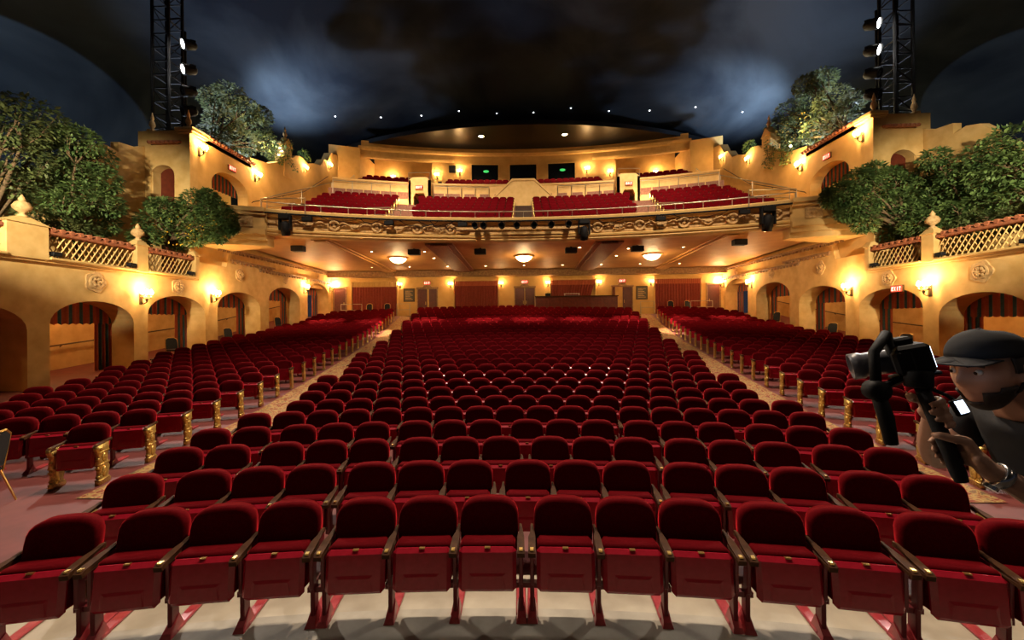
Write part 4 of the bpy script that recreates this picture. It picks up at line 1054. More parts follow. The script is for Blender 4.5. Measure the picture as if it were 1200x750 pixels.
# ------------------------------------------------------------------ planting
def PX(px, py, X):
    """point on the plane x = X seen at a photo pixel"""
    c_, s_ = math.cos(R_(.5)), math.sin(R_(.5)); u, v = (px-600)/480, (375-py)/480
    u, v = u*c_+v*s_, v*c_-u*s_
    a = R_(1.73); dx, dy = u*math.cos(a)-math.sin(a), u*math.sin(a)+math.cos(a)
    k = X/dx; return Vector((X, dy*k, 2.5+v*k))
def topz(y):
    z = TOPS[0][1]
    for (a, za), (b_, zb) in zip(TOPS, TOPS[1:]):
        if a <= y <= b_: z = za+(zb-za)*(y-a)/(b_-a)
    return z
URNY = (12.05, 15.775)
def free_terrace(p):
    """clear of the balustrade, urns, terrace floor, tower front, balcony end and scalloped wall"""
    x, y, z = abs(p[0]), p[1], p[2]
    if y > 18.5 or x > 17.62: return False
    if x > 15.2 and z < LEDGE+.02: return False
    if 14.98 < x < 15.62:
        if z < LEDGE+1.13: return False
        if any(abs(y-q) < .42 for q in URNY) and z < LEDGE+1.28: return False
        if any(abs(y-q) < .27 for q in URNY) and z < LEDGE+1.96: return False
    if 14.9 < x < 15.35 and z < LEDGE+.12: return False
    return True
def bend_terrace(p):
    sg = -1 if p.x < 0 else 1; x = min(abs(p.x), 17.4); y = min(p.y, 18.38); z = p.z
    if 14.85 < x < 15.75: z = max(z, LEDGE+1.32)
    return Vector((sg*x, y, z))
def free_tower(p):
    """clear of the stepped wall, tower roof, tiled eave, truss and boom"""
    x, y, z = abs(p[0]), p[1], p[2]
    if 15.5 < x < 16.2 and z < topz(y)+.02: return False
    if 26.05 < y < 27.15 and 15.4 < x < 16.1 and z < 15.6: return False
    if y < 23.1 and 15.4 < x < 17.85 and z < 11.56: return False
    if 19.5 < y < 23.05 and 15.1 < x < 16.5 and z < 11.72+(x-15.25)*.53: return False
    return not (y < 20.85 and x > 15.6)
def bend_tower(p):
    sg = -1 if p.x < 0 else 1; x, y, z = abs(p.x), max(p.y, 21.1), p.z
    if 15.3 < x < 16.45 and z < topz(y)+.35: z = topz(y)+.4
    return Vector((sg*x, y, max(z, 11.75)))
def leafpts(m, c, rad, n, size, droop=.5, mi=0, ok=None, B=Vector()):
    for _ in range(n):
        while True:
            d = Vector((random.uniform(-1, 1), random.uniform(-1, 1), random.uniform(-1, 1)))
            if .02 < d.length <= 1: break
        d = d.normalized()*(d.length**.45)
        p = Vector((c[0]+d.x*rad[0], c[1]+d.y*rad[1], c[2]+d.z*rad[2]))
        a = Vector((d.x+random.uniform(-.8, .8), d.y+random.uniform(-.8, .8), d.z*.4-droop*random.random()+random.uniform(-.3, .3))).normalized()
        b_ = a.cross(Vector((random.uniform(-.4, .4), random.uniform(-.4, .4), 1))).normalized()
        l = size*random.uniform(.6, 1.3); w_ = l*.24
        q = p+a*l*.5+b_*w_; q2 = p+a*l*.5-b_*w_; e = p+a*l
        if ok and not all(ok(t_+B) for t_ in (p, q, q2, e)): continue
        o = len(m.v); m.v += [tuple(p), tuple(q), tuple(e), tuple(q2)]; m.f.append((o, o+1, o+2, o+3)); m.m.append(mi)
def PYP(px, py, Y):
    """point on the plane y = Y seen at a photo pixel"""
    q = PX(px, py, 1.0 if px > 614 else -1.0)-Vector((0, 0, 2.5)); return q*(Y/q.y)+Vector((0, 0, 2.5))
def tree(name, label, base, clusters, n, size, mt, cat='tree', flowers=(), group=None, trunk=.10, fork_z=None):
    t = thing(name, label, cat, tuple(base), 0, group); B = Vector(base)
    ok, bend = (free_tower, bend_tower) if base[2] > 9 else (free_terrace, bend_terrace)
    bd = lambda p: bend(Vector(p)+B)-B
    m = MB(); cl = [(bd(Vector(c)-B), r_) for c, r_ in clusters]
    fork = Vector((0, 0, fork_z or min(.9, .4*max(.3, min(c.z for c, _ in cl)+.8))))
    m.tube([(0, 0, -.05), tuple(fork*.5+Vector((.03, .02, 0))), tuple(fork)], [trunk, trunk*.85, trunk*.75], 7)
    for c, r_ in cl:
        j = Vector((random.uniform(-.15, .15), random.uniform(-.15, .15), random.uniform(0, .2)))
        mid = bd(fork.lerp(c, .5)+j); m.tube([tuple(fork), tuple(mid), tuple(c)], [trunk*.6, trunk*.42, trunk*.16], 6)
        for _ in range(4):
            e = c+Vector((random.uniform(-1, 1)*r_[0], random.uniform(-1, 1)*r_[1], random.uniform(-.3, 1)*r_[2]))*.7
            e = bd(e); m.tube([tuple(mid.lerp(c, .5)), tuple(bd(mid.lerp(e, .6)+j*.4)), tuple(e)], [trunk*.28, trunk*.2, trunk*.07], 5)
    m.build('trunk', BARK, t, True)
    m = MB()
    for c, r_ in cl: leafpts(m, c, r_, int(n), size, ok=ok, B=B)
    o = m.build('foliage', mt, t); o['kind'] = 'stuff'
    if flowers:
        m = MB()
        for c, r_, k in flowers: leafpts(m, Vector(c)-B, r_, k, size*.6, ok=ok, B=B)
        o = m.build('blossom', FLOWER, t); o['kind'] = 'stuff'
    return t
def cl(pts, X, r_=.75, fl=1.0):
    return [(PX(px, py, X+random.uniform(-.35, .35)), (r_*.9*k, r_*1.1*k, r_*.8*k)) for px, py, k in pts]
TER = LEDGE
tree('terrace_tree', 'tall feathery green tree on the terrace above the first arches, ahead of cameraman', (-17.0, 12.4, TER), cl([(12, 150, 1), (38, 140, 1.1), (55, 165, 1.1), (20, 185, 1), (70, 190, .9), (40, 215, .8), (5, 215, .9)], -17.0, .82), 950, .19, LEAF2, trunk=.13, group='terrace trees')
tree('terrace_tree', 'green tree with bare lower branches beside the scalloped wall, ahead of cameraman', (-16.6, 14.7, TER), cl([(92, 165, .8), (108, 185, .9), (88, 205, 1), (118, 210, .8), (100, 232, .9), (124, 240, .7), (118, 262, .7), (75, 240, .7)], -16.6, .8), 900, .18, LEAF, trunk=.11, group='terrace trees')
tree('terrace_bush', 'dark low bush between terrace trees, ahead of cameraman', (-16.5, 13.0, TER), cl([(60, 262, 1), (80, 268, .9), (97, 270, .8), (40, 255, .9)], -16.3, .55), 600, .16, LEAF2, 'bush')
tree('flowering_bush', 'bright green bush with yellow blossom spilling over the lattice, ahead of cameraman', (-15.9, 17.6, TER+.1), cl([(182, 262, .8), (205, 248, .9), (212, 268, .8), (222, 285, .6), (170, 278, .6), (190, 244, .6)], -15.75, .85)+[(PYP(px, py, 17.95), (.62*k, .55*k, .62*k)) for px, py, k in ((232, 240, 1.1), (248, 246, 1), (264, 256, .7), (240, 264, 1.1), (256, 272, .7), (226, 272, 1), (270, 266, .45), (243, 232, .6))], 1100, .18, LEAF, 'bush', [(PX(205, 270, -14.9), (.9, .9, .6), 120), (PYP(245, 266, 17.8), (.7, .7, .5), 90)], fork_z=1.4)
tree('tower_tree', 'dark tree with bare branches behind the tower roof, ahead of cameraman', (-17.2, 22.0, 11.4), cl([(252, 118, .9), (270, 112, 1), (288, 130, 1.1), (262, 145, 1.1), (300, 150, 1.1), (282, 165, 1.1), (312, 168, 1), (325, 182, .8), (250, 160, .9), (306, 135, .8)], -16.9, .85), 800, .19, LEAF2, 'tree', [(PX(325, 175, -16.3), (.8, .8, .6), 90)], trunk=.12)
tree('terrace_tree', 'broad dark tree at the end of the terrace above cameraman', (17.0, 12.6, TER), cl([(1155, 185, .9), (1185, 170, 1), (1175, 205, 1.1), (1198, 195, 1), (1140, 215, 1), (1165, 235, 1), (1195, 235, .9), (1130, 240, .8), (1120, 205, .6)], 17.0, .85), 950, .19, LEAF, trunk=.14, group='terrace trees')
tree('terrace_tree', 'leafy tree beside the tower niche, behind cameraman', (17.1, 15.9, TER), cl([(1085, 205, .7), (1095, 185, .7), (1105, 225, .8), (1075, 225, .8), (1115, 250, .8), (1090, 245, .8)], 16.6, .65), 700, .17, LEAF, trunk=.10, group='terrace trees')
tree('flowering_bush', 'spreading green bush overhanging the lattice, behind cameraman', (15.9, 17.4, TER+.1), cl([(1030, 222, .9), (1030, 248, .9), (1055, 238, .9), (1062, 255, .8), (1078, 262, .7), (1040, 208, .6), (1045, 268, .7)], 15.75, .85)+[(PYP(px, py, 17.95), (.62*k, .55*k, .62*k)) for px, py, k in ((988, 228, .9), (1006, 212, .85), (1005, 242, 1), (974, 232, .6), (1020, 228, 1.1), (1014, 256, .9), (992, 248, .6), (1024, 202, .7))], 1100, .18, LEAF, 'bush', fork_z=1.4)
tree('terrace_bush', 'dark low bush at the foot of the terrace trees above cameraman', (16.4, 13.6, TER), cl([(1140, 262, 1), (1165, 262, .9), (1190, 255, .9), (1128, 268, .7)], 16.4, .55), 600, .16, LEAF2, 'bush')
tree('tower_tree', 'dense bushy tree with yellow blossom behind the tower roof, behind cameraman', (17.2, 22.4, 11.4), cl([(945, 100, .8), (962, 95, .9), (975, 118, 1), (950, 125, 1.1), (925, 132, 1), (985, 145, 1), (960, 152, 1.1), (935, 155, 1.1), (912, 150, .9), (998, 120, .7), (920, 170, .8)], 16.9, .88), 850, .18, LEAF2, 'tree', [(PX(930, 150, 16.2), (.9, 1.1, .8), 170)], trunk=.12)
for s, px0 in ((-1, (318, 330, 338, 322)), (1, (908, 918, 902, 926))):
    t = thing('hanging_vine', 'leafy vine trailing down the stepped wall, '+SIDE[s], 'vine', tuple(PX(px0[0], 172, s*(W+.15))))
    m = MB(); mv = MB(); B = Vector(t.location)
    for k, px in enumerate(px0):
        a = PX(px, 168, s*(W+.2))-B; pts = [tuple(a+Vector((-s*.12, random.uniform(-.1, .1)*i, -.25*i))) for i in range(5+k % 3)]
        m.tube(pts, .018, 4)
        for p in pts: leafpts(mv, p, (.12, .16, .16), 26, .16)
    m.build('stem', BARK, t); o = mv.build('foliage', LEAF, t); o['kind'] = 'stuff'
    t = thing('potted_shrub', 'small lit shrub growing on top of the stepped wall, '+SIDE[s], 'shrub', (s*(W+.55), 29.2, 13.9)); m = MB(); m.tube([(0, 0, 0), (.03, 0, .3)], .04, 5); m.build('stem', BARK, t)
    m = MB(); leafpts(m, (0, 0, .55), (.3, .5, .5), 300, .18, ok=free_tower, B=Vector(t.location)); o = m.build('foliage', LEAF, t); o['kind'] = 'stuff'

# planter floodlights standing on the ledge at the lattice ends, and on the tower roofs behind the trees
for s in (-1, 1):
    for k, (y, ty, pw) in enumerate(((12.80, 13.6, 60), (15.36, 14.6, 60), (18.18, 17.4, 60))):
        t = thing('planter_floodlight', 'small black floodlight on ledge, %s lattice end from tower, %s' % (['third', 'second', 'first'][k], SIDE[s]), 'floodlight', (s*(W-.165), y, LEDGE+.09), 0, 'planter floodlights')
        m = MB(); m.bev(-.09, .09, -.14, .14, .03, .16, .02); m.build('housing', BLACK, t); m = MB(); m.box(-.07, .07, -.12, .12, .16, .165); m.build('lens', GLASSD, t)
        m = MB(); m.tube([(-.06, 0, -.035), (-.06, 0, .05)], .015, 5); m.tube([(.06, 0, -.035), (.06, 0, .05)], .015, 5); m.build('bracket', BLACK, t)

for s, q in ((-1, (328, 182)), (1, (925, 172))):
    p = PX(q[0], q[1], s*(W+.55))
    t = thing('roof_floodlight', 'small lit floodlight among the blossom of the tower tree, '+SIDE[s], 'floodlight', tuple(p))
    m = MB(); m.bev(-.12, .12, -.1, .12, -.1, .1, .02); m.build('housing', BLACK, t); m = MB(); m.lathe([(.085, -.105), (.05, -.12)], n=12, axis='y'); m.build('lens', BOWL, t); m = MB(); m.tube([(0, 0, -.1), (0, .02, -.7)], .02, 5); m.build('stake', BLACK, t)
    light('roof_flood_beam', 'SPOT', tuple(p+Vector((-s*.25, -.2, .1))), 420, (1, .80, .42), (s*17.0, 22.2, 13.2), .08, 130, .8)

# ------------------------------------------------------------------ truss towers with stage lights
for s in (-1, 1):
    t = thing('lighting_truss', 'tall black lattice truss standing on the tower roof, '+SIDE[s], 'truss', (s*17.35, 19.55, 11.5))
    cs = [(-.4, -.4), (.4, -.4), (.4, .4), (-.4, .4)]; H = 9.6
    for (x, y) in cs:
        m = MB(); m.tube([(x, y, 0), (x, y, H)], .07, 6); m.build('upright', BLACK, t)
    for i in range(15):
        z = .35+.65*i; m = MB()
        for (a, b_) in zip(cs, cs[1:]+cs[:1]): m.tube([(*a, z), (*b_, z)], .035, 5)
        m.build('rung_frame', BLACK, t)
    for i in range(0, 14, 2):
        m = MB(); z = .35+.65*i
        for k, (a, b_) in enumerate(zip(cs, cs[1:]+cs[:1])): m.tube([(*a, z), (*b_, z+.65)] if k % 2 else [(*b_, z), (*a, z+.65)], .025, 5)
        m.build('bracing', BLACK, t)
    b2 = thing('lamp_boom', 'black vertical pipe carrying stage lights beside the truss, '+SIDE[s], 'pipe', (s*16.42, 19.5, 11.5))
    m = MB(); m.tube([(0, 0, 0), (0, 0, 5.2)], .05, 6); m.build('pipe', BLACK, b2); m = MB(); m.lathe([(.2, 0), (.2, .06), (.08, .09)], n=12); m.build('base_plate', BLACK, b2)
    specs = [(4.4, 1, 'topmost'), (3.2, 1, 'second highest'), (2.15, 0, 'third highest'), (1.2, 0, 'lowest')]
    for k, (z, on, lab) in enumerate(specs):
        lm = thing('boom_light', '%s %sstage light on the boom, %s' % (lab, 'glaring ' if on else 'dark ', SIDE[s]), 'stage light', (s*16.07, 19.25, 11.5+z), 0, 'stage lights on the booms')
        M = Matrix.Rotation(s*.55, 4, 'Z') @ Matrix.Rotation(.35, 4, 'X')
        m = MB(); m.lathe([(.12, .35), (.22, .25), (.26, -.25), (.22, -.27), (.2, -.15)], n=14, axis='y', M=M); m.build('housing', BLACK, lm, True)
        m = MB(); m.lathe([(.21, -.20), (.12, -.235)], n=14, axis='y', M=M); m.build('lens', SPOTL if on else GLASSD, lm)
        m = MB(); m.tube([(-.29, 0, 0), (-.29, .1, .22), (0, .15, .34), (.29, .1, .22), (.29, 0, 0)], .025, 5); m.tube([(0, .15, .34), (s*.35, .25, .3)], .025, 5); m.build('yoke', BLACK, lm)
        if on:
            light('boom_beam', 'SPOT', tuple(Vector((s*16.07, 19.25, 11.5+z)) + (M.to_3x3() @ Vector((0, -.3, 0)))), 1300, (1, .90, .78), (-s*1.0 if k else s*2.5, 3.5, 0), .1, 44, .7)

# ------------------------------------------------------------------ black banquet chairs
def make_chair(label):
    t = thing('banquet_chair', label, 'chair', group='black banquet chairs')
    m = MB(); out = [(-.2, .5), (-.21, .75), (-.19, .9), (-.1, .96), (.1, .96), (.19, .9), (.21, .75), (.2, .5)]
    m.prism(out, lambda u, v, q: (u, .17+q+(v-.5)*.18, v), -.025, .025); m.build('backrest', BLACKCLOTH, t)
    m = MB(); m.bev(-.22, .22, -.24, .18, .42, .49, .025); m.build('seat', BLACKCLOTH, t)
    m = MB(); m.tube([(-.225, .17, .42), (-.225, .22, .75), (-.205, .255, .92), (-.1, .265, .985), (.1, .265, .985), (.205, .255, .92), (.225, .22, .75), (.225, .17, .42)], .016, 6); m.build('back_frame', BRASS, t)
    for x in (-.2, .2):
        m = MB(); m.tube([(x, -.2, .43), (x*1.08, -.23, 0)], .014, 6); m.build('leg', BRASS, t)
        m = MB(); m.tube([(x, .16, .43), (x*1.08, .3, 0)], .014, 6); m.build('leg', BRASS, t)
    return freeze(t)
ch = make_chair('x'); CH = [(-7.12, 5.05, -1.1, 'black banquet chair standing in front of the lone gilt-ended seat'),
 (-14.9, 17.0, 1.2, 'black banquet chair by the third arch ahead of cameraman'), (-14.85, 20.3, 1.3, 'black banquet chair by the fourth arch ahead of cameraman'), (-14.9, 24.6, 1.3, 'black banquet chair by the fifth arch ahead of cameraman'),
 (14.9, 16.6, -1.2, 'black banquet chair by the third arch behind cameraman'), (14.85, 20.4, -1.2, 'black banquet chair by the fourth arch behind cameraman'), (14.9, 24.9, -1.2, 'black banquet chair by the fifth arch behind cameraman'),
 (-12.0, 31.2, 0, 'black banquet chair at the rear curtain nearer the corner ahead of cameraman'), (-10.6, 31.2, 0, 'black banquet chair at the rear curtain nearer the notice board ahead of cameraman'), (11.1, 31.2, 0, 'black banquet chair at the rear curtain nearer cameraman\'s notice board'), (12.4, 31.2, .3, 'black banquet chair at the rear curtain nearer cameraman\'s corner')]
for i, (x, y, rz, lab) in enumerate(CH):
    if i == 0: ch.location = (x, y, F(y)); ch.rotation_euler = (0, 0, rz); ch['label'] = lab
    else: dup(ch, (x, y, F(y)), rz, lab)
for s in (-1, 1):
    for k, (x0, y0, L) in enumerate(((9.2, 30.9, 1.0), (13.2, 30.9, 1.6))):
        r = thing('standing_rail', 'low metal rail behind the last row, %s, nearer the %s' % (['by the aisle', 'by the corner'][k], SIDE[s]), 'railing', (s*x0, y0, F(y0)))
        m = MB(); m.tube([(-L/2, 0, 0), (-L/2, 0, .95), (L/2, 0, .95), (L/2, 0, 0)], .03, 6); m.build('frame', RAIL, r); m = MB(); m.tube([(-L/2, 0, .5), (L/2, 0, .5)], .02, 6); m.build('mid_rail', RAIL, r)

# ------------------------------------------------------------------ cameraman
per = thing('person', 'person in black shirt and dark cap leaning forward, holding a camera rig', 'person', (1.75, 1.28, .95))
PB = Vector(per.location)
def skin_mesh(nodes, edges, root, sub=1):
    me = bpy.data.meshes.new('skin'); bm = bmesh.new(); lay = bm.verts.layers.skin.verify(); vd = {}
    for k, (p, r_) in nodes.items():
        v = bm.verts.new(Vector(p)-PB); rr = r_ if isinstance(r_, tuple) else (r_, r_); v[lay].radius = rr; v[lay].use_root = (k == root); vd[k] = v
    for a, b_ in edges: bm.edges.new((vd[a], vd[b_]))
    bm.to_mesh(me); bm.free(); o = bpy.data.objects.new('tmp', me); col.objects.link(o)
    o.modifiers.new('skin', 'SKIN').use_smooth_shade = True
    sm = o.modifiers.new('sub', 'SUBSURF'); sm.levels = sub; sm.render_levels = sub
    dg = bpy.context.evaluated_depsgraph_get(); ev = o.evaluated_get(dg); out = bpy.data.meshes.new_from_object(ev)
    vs = [tuple(v.co) for v in out.vertices]; fs = [tuple(p.vertices) for p in out.polygons]
    bpy.data.objects.remove(o); return vs, fs
def chain(*ks): return list(zip(ks, ks[1:]))
GA = Vector((-.28, .12, .95)).normalized(); GC = Vector((1.085, 1.10, 2.19))     # rig grip axis
N = {'pelvis': ((1.80, 1.28, 1.80), (.105, .085)), 'belly': ((1.72, 1.28, 1.94), (.125, .10)), 'chest': ((1.60, 1.28, 2.10), (.155, .12)), 'neckb': ((1.50, 1.27, 2.22), .075), 'neck': ((1.44, 1.265, 2.27), .055), 'skull': ((1.385, 1.26, 2.345), .06),
 'shL': ((1.56, 1.10, 2.17), .066), 'elL': ((1.40, 1.00, 1.97), .045), 'faL': ((1.27, 1.02, 2.04), .040), 'wrL': ((1.150, 1.05, 2.115), .026), 'hbL': ((1.132, 1.066, 2.135), .024),
 'shR': ((1.56, 1.46, 2.17), .066), 'elR': ((1.42, 1.46, 2.00), .045), 'faR': ((1.29, 1.34, 2.10), .040), 'wrR': ((1.150, 1.19, 2.215), .026), 'hbR': ((1.125, 1.165, 2.235), .024),
 'hipL': ((1.81, 1.18, 1.74), .078), 'knL': ((1.70, 1.16, 1.36), .065), 'caL': ((1.75, 1.16, 1.24), .062), 'anL': ((1.80, 1.16, 1.03), .042), 'toL': ((1.64, 1.15, .985), .035),
 'hipR': ((1.81, 1.38, 1.74), .078), 'knR': ((1.80, 1.42, 1.36), .065), 'caR': ((1.88, 1.42, 1.24), .062), 'anR': ((1.95, 1.42, 1.03), .042), 'toR': ((1.80, 1.43, .985), .035)}
E = chain('pelvis', 'belly', 'chest', 'neckb', 'neck', 'skull') + chain('chest', 'shL', 'elL', 'faL', 'wrL', 'hbL') + chain('chest', 'shR', 'elR', 'faR', 'wrR', 'hbR') + chain('pelvis', 'hipL', 'knL', 'caL', 'anL', 'toL') + chain('pelvis', 'hipR', 'knR', 'caR', 'anR', 'toR')
body = MB(); vs_, fs_ = skin_mesh(N, E, 'pelvis'); body.add(vs_, fs_)
# hands: palm plus five fingers closed round the grip
for hand, off, flip in (('L', -.045, 1), ('R', .058, -1)):
    c0 = GC+GA*off; wr = Vector(N['wr'+hand][0]); e1 = (wr-c0); e1 = (e1-GA*e1.dot(GA)).normalized(); e2 = GA.cross(e1)*flip
    palm = c0+e1*.040; H = {'wr': (tuple(wr), (.024, .024)), 'pm': (tuple(wr.lerp(palm, .6)), (.034, .022)), 'pl': (tuple(palm), (.036, .018))}
    ed = chain('wr', 'pm', 'pl'); vs_, fs_ = skin_mesh(H, ed, 'wr'); body.add(vs_, fs_)
    for f in range(4):
        ln = (1.0, 1.08, 1.02, .85)[f]; base = c0+GA*(.030-.0205*f); pts = []; rs = []
        for j, ang in enumerate((10, 55, 105, 150, 190)):
            a = R_(ang*ln*.95); rr = .027+.006*(j == 0); pts.append(tuple(base+(e1*math.cos(a)+e2*math.sin(a))*rr-PB)); rs.append((.0098, .0100, .0094, .0085, .0065)[j])
        body.tube([tuple(palm+GA*(.028-.0195*f)-PB)]+pts, [.011]+rs, 8)
    pts = []
    for j, ang in enumerate((-15, -55, -95, -130)):
        a = R_(ang); pts.append(tuple(c0+GA*(.030+.012*min(j, 2))+(e1*math.cos(a)+e2*math.sin(a))*(.040, .034, .029, .027)[j]-PB))
    body.tube([tuple(wr.lerp(palm, .55)-PB)]+pts, [.016, .0135, .0115, .0105, .008], 8)
# head
HC = Vector((1.372, 1.255, 2.342))-PB
HM = Matrix.Translation(HC) @ Matrix.Rotation(R_(8), 4, 'Z') @ Matrix.Rotation(R_(-12), 4, 'Y') @ Matrix.Scale(.93, 4)      # face looks along -X, bowed
hv = []; hl = []; nu, nv = 36, 28
def g(d, w_): return math.exp(-(d/w_)**2)
for j in range(nv+1):
    th = PI*j/nv
    for i in range(nu):
        ph = 2*PI*i/nu; x, y, z = math.sin(th)*math.cos(ph), math.sin(th)*math.sin(ph), math.cos(th)   # +x = face front
        fx, fy, fz = x*.098, y*.077, z*.122
        if z < -.1: k = 1-.30*min(1, (-z-.1)/.9); fy *= k; fx = fx*(1-.12*min(1, (-z-.1)/.9)) + (.012*min(1, -z) if x > 0 else .02*-z)
        if x > 0:
            fx += .026*g(fy, .013)*g(fz+.012, .022)*(1 if fz < .03 else .6) + .010*g(fy, .008)*g(fz-.012, .02)
            fx -= .012*(g(fy-.032, .017)+g(fy+.032, .017))*g(fz-.012, .016)
            fx += .007*g(fz-.038, .012)*g(fy, .05)
            fx += .006*g(fz+.058, .006)*g(fy, .022)+.006*g(fz+.072, .007)*g(fy, .020)-.004*g(fz+.065, .004)*g(fy, .024)
            fx += .010*g(fz+.10, .02)*g(fy, .025)
        hl.append((-fx, fy, fz, x)); hv.append(tuple(HM @ Vector((-fx, fy, fz))))
hf = [(j*nu+i, j*nu+(i+1) % nu, (j+1)*nu+(i+1) % nu, (j+1)*nu+i) for j in range(nv) for i in range(nu)]
body.add(hv, hf)
for sd in (-1, 1):
    M = HM @ Matrix.Translation((.008, sd*.078, -.004)) @ Matrix.Rotation(sd*.35, 4, 'Z') @ Matrix.Diagonal((.018, .009, .032, 1))
    body.lathe([(.05, -1), (.6, -.8), (1, -.2), (1, .3), (.7, .8), (.05, 1)], n=10, M=M)
bo = body.build('body', SKIN, per, True); rm = bo.modifiers.new('fuse', 'REMESH'); rm.mode = 'VOXEL'; rm.voxel_size = .0048; rm.use_smooth_shade = True
cs_ = bo.modifiers.new('relax', 'CORRECTIVE_SMOOTH') if False else bo.modifiers.new('relax', 'SMOOTH'); cs_.factor = .5; cs_.iterations = 3
# clothing
def scaled(keys, k, add=0): return {a: (N[a][0], tuple(q*k+add for q in (N[a][1] if isinstance(N[a][1], tuple) else (N[a][1],)*2))) for a in keys}
S = scaled(['pelvis', 'belly', 'chest', 'neckb', 'shL', 'shR'], 1.0, .022); S['hem'] = ((1.815, 1.28, 1.72), (.178, .152)); S['pelvis'] = (N['pelvis'][0], (.176, .15)); S['belly'] = (N['belly'][0], (.162, .136))
for q in 'LR':
    a, b_ = Vector(N['sh'+q][0]), Vector(N['el'+q][0]); S['sl'+q] = (tuple(a.lerp(b_, .62)), (.078, .078))
vs_, fs_ = skin_mesh(S, chain('hem', 'pelvis', 'belly', 'chest', 'neckb') + chain('chest', 'shL', 'slL') + chain('chest', 'shR', 'slR'), 'chest', 2)
m = MB(); m.add(vs_, fs_); m.build('shirt', SHIRT, per, True)
T = scaled(['hipL', 'hipR', 'knL', 'knR', 'caL', 'caR', 'anL', 'anR'], 1.0, .022); T['pelvis'] = ((1.805, 1.28, 1.78), (.15, .125)); T['waist'] = ((1.765, 1.28, 1.87), (.14, .115))
vs_, fs_ = skin_mesh(T, chain('waist', 'pelvis') + chain('pelvis', 'hipL', 'knL', 'caL', 'anL') + chain('pelvis', 'hipR', 'knR', 'caR', 'anR'), 'pelvis', 2)
m = MB(); m.add(vs_, fs_); m.build('trousers', DENIM, per, True)
for q in 'LR':
    a = Vector(N['an'+q][0])-PB; m = MB(); m.bev(a.x-.21, a.x+.07, a.y-.05, a.y+.05, 0, .05, .02); m.bev(a.x-.12, a.x+.06, a.y-.045, a.y+.045, .04, .10, .025); m.build('shoe', BLACKCLOTH, per, True)
# cap, hair, beard, eyes
m = MB(); nn = 24; rows = 7
for j in range(rows+1):
    th = (PI/2)*j/rows
    for i in range(nn):
        ph = 2*PI*i/nn; m.v.append(tuple(HM @ Vector((-.107*math.cos(ph)*math.sin(th)**.8+.003, .086*math.sin(ph)*math.sin(th)**.8, .058+.078*math.cos(th)-.016*(1-math.cos(ph))*.5))))
for j in range(rows):
    for i in range(nn): m.f.append((j*nn+i, j*nn+(i+1) % nn, (j+1)*nn+(i+1) % nn, (j+1)*nn+i)); m.m.append(0)
cp = m.build('cap', BLACKCLOTH, per, True); sd_ = cp.modifiers.new('thick', 'SOLIDIFY'); sd_.thickness = .005
m = MB(); br = [(-.104*math.cos(-1.1+2.2*i/12), .086*math.sin(-1.1+2.2*i/12)) for i in range(13)]
br2 = [(-.098-.068*math.cos((i/12-.5)*PI), .077*math.sin((i/12-.5)*PI)) for i in range(12, -1, -1)]
m.prism(br+br2, lambda u, v, t: tuple(HM @ Vector((u, v, .060+t-.10*max(0, -u-.10)-2.6*v*v))), 0, .004); m.build('brim', BLACKCLOTH, cp)
def patch(name, test, push):
    m = MB(); keep = [f for f in hf if all(test(*hl[i]) for i in f)]; ix = {}
    for f in keep:
        for i in f:
            if i not in ix:
                x, y, z, _ = hl[i]; d = Vector((x, y, z*.6)).normalized()*push; ix[i] = len(m.v); m.v.append(tuple(HM @ (Vector((x, y, z))+d)))
        m.f.append(tuple(ix[i] for i in f)); m.m.append(0)
    o = m.build(name, HAIR, per, True); q = o.modifiers.new('thick', 'SOLIDIFY'); q.thickness = .006; q.offset = 0; return o
patch('hair', lambda x, y, z, k: -.075 < z < .075 and (k < -.12 or (z > .0 and k < .25)), .004)
patch('beard', lambda x, y, z, k: z < -.028 and k > -.15 and not (abs(y) < .03 and z > -.05) and not (abs(y) < .022 and -.077 < z < -.053 and k > .3) and z > -.119 and (z < -.05 or abs(y) > .052), .004)
for sd in (-1, 1):
    m = MB(); m.lathe([(.001, -.010), (.007, -.007), (.010, 0), (.007, .007), (.001, .010)], n=10, M=HM @ Matrix.Translation((-.0795, sd*.032, .012))); ey = m.build('eye', EYEW, per, True)
    m = MB(); m.lathe([(.0055, -.0112), (.003, -.0122)], n=10, axis='x', M=HM @ Matrix.Translation((-.081, sd*.032, .012))); m.build('iris', EYED, ey)
    m = MB(); m.tube([tuple(HM @ Vector((-.096, sd*.016, .033))), tuple(HM @ Vector((-.094, sd*.034, .038))), tuple(HM @ Vector((-.082, sd*.052, .032)))], .004, 5); m.build('eyebrow', HAIR, per)
# wrist watch
a = Vector(N['wrL'][0])-PB; d = (Vector(N['faL'][0])-Vector(N['wrL'][0])).normalized(); M = Matrix.Translation(a+d*.02) @ d.to_track_quat('Z', 'Y').to_matrix().to_4x4()
wt = thing('wrist_watch', 'pale wrist watch on the wrist of the person with the rig', 'watch', tuple(a+d*.02+PB)); M = d.to_track_quat('Z', 'Y').to_matrix().to_4x4()
m = MB(); m.lathe([(.026, -.010), (.0315, -.009), (.0315, .009), (.026, .010)], n=18, M=M); m.build('strap', SILVER, wt, True); m = MB(); m.lathe([(.015, .028), (.015, .037), (.010, .039)], n=14, axis='y', M=M @ Matrix.Rotation(PI, 4, 'Z')); m.build('dial', SILVER, wt)
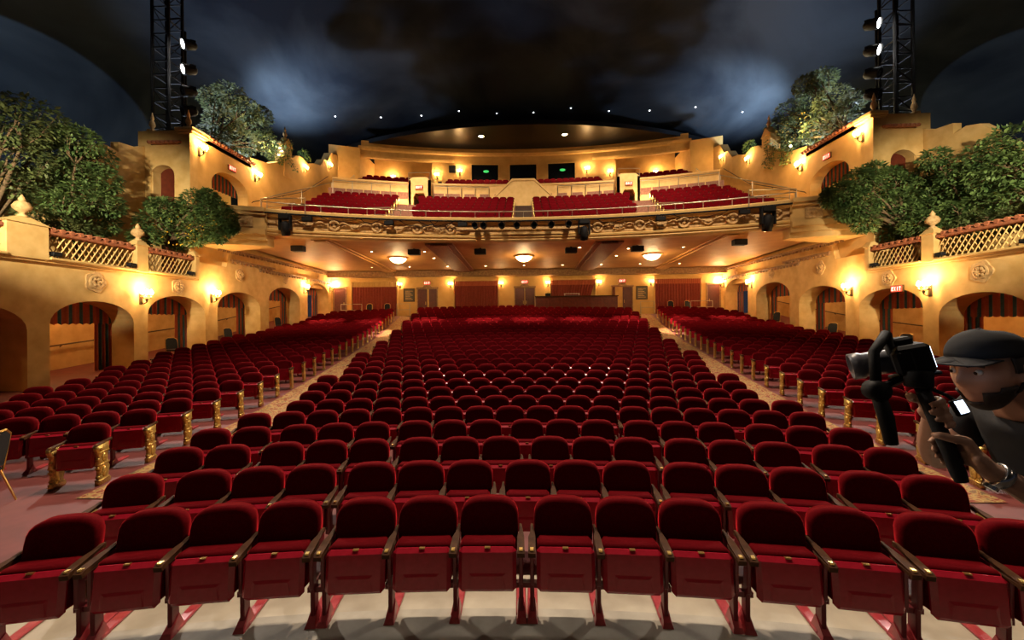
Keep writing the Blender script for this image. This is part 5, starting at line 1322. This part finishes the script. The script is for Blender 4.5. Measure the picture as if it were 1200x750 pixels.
# camera rig
rig = thing('camera_rig', 'handheld stabiliser rig with camera, lens and lit screens', 'camera', tuple(GC-GA*.12)); RB = Vector(rig.location)
def L_(p): return tuple(Vector(p)-RB)
m = MB(); m.tube([L_(GC-GA*.12), L_(GC-GA*.10), L_(GC+GA*.14)], [.014, .017, .016], 12); m.build('grip', BLACKCLOTH, rig, True)
top = GC+GA*.15
m = MB(); m.lathe([(.026, -.02), (.03, -.015), (.03, .02), (.026, .025)], c=L_(top), n=14); m.tube([L_(top), L_(top+Vector((-.02, .05, .05))), L_(top+Vector((-.03, .06, .12)))], .012, 8); m.build('pan_motor', BLACK, rig, True)
m = MB(); m.tube([L_(top+Vector((-.03, .06, .12))), L_(top+Vector((-.09, .03, .07))), L_(top+Vector((-.10, .01, -.03)))], .013, 8); m.lathe([(.026, -.02), (.028, 0), (.026, .02)], c=L_(top+Vector((-.10, .01, -.03))), n=12, axis='y'); m.build('roll_arm', BLACK, rig, True)
cc = PX(1078, 424, 1.08); cc = Vector((1.065, 1.17, 2.385)); CM = Matrix.Translation(cc-RB) @ Matrix.Rotation(R_(-28), 4, 'Z') @ Matrix.Rotation(R_(-14), 4, 'Y')
m = MB(); m.bev(-.035, .035, -.065, .065, -.04, .04, .008, 0, CM); m.bev(-.03, .015, -.028, .028, .035, .06, .006, 0, CM); m.bev(-.045, .0, -.068, -.035, -.036, .03, .008, 0, CM); cb = m.build('camera_body', BLACK, rig)
m = MB(); m.lathe([(.030, .03), (.034, .05), (.034, .10), (.038, .105), (.038, .13), (.033, .13), (.030, .115)], n=16, axis='x', M=CM @ Matrix.Rotation(PI, 4, 'Z')); ln = m.build('lens_barrel', GREYP, rig, True)
m = MB(); m.lathe([(.031, .112), (.02, .12), (.004, .123)], n=16, axis='x', M=CM @ Matrix.Rotation(PI, 4, 'Z')); m.build('front_glass', PURPLE, ln, True)
m = MB(); m.box(.036, .039, -.045, .035, -.028, .028, 0, CM); m.build('rear_screen', SCREEN, cb)
m = MB(); m.bev(-.05, .05, -.03, .03, -.052, -.042, .003, 0, CM); m.tube([tuple(CM @ Vector((-.02, 0, -.05))), L_(top+Vector((-.10, .01, -.03)))], .011, 6); m.build('mount_plate', BLACK, rig)
PM = Matrix.Translation(Vector((1.075, 1.045, 2.275))-RB) @ Matrix.Rotation(R_(-62), 4, 'Z') @ Matrix.Rotation(R_(-25), 4, 'Y')
m = MB(); m.bev(-.006, .004, -.034, .024, -.02, .02, .003, 0, PM); ph = m.build('monitor', BLACK, rig); m = MB(); m.box(.0035, .0055, -.029, .019, -.015, .015, 0, PM); m.build('monitor_screen', SCREEN, ph)
m = MB(); m.tube([tuple(PM @ Vector((0, 0, .012))), tuple(PM @ Vector((-.012, 0, .034))), L_(GC+GA*.135)], .005, 5); m.build('monitor_arm', BLACK, rig)
m = MB(); m.tube([L_(top+Vector((-.10, .01, -.03))), L_(top+Vector((-.085, .0, -.10))), L_(top+Vector((-.075, -.005, -.17)))], [.016, .018, .015], 8); m.build('counterweight', BLACK, rig, True)
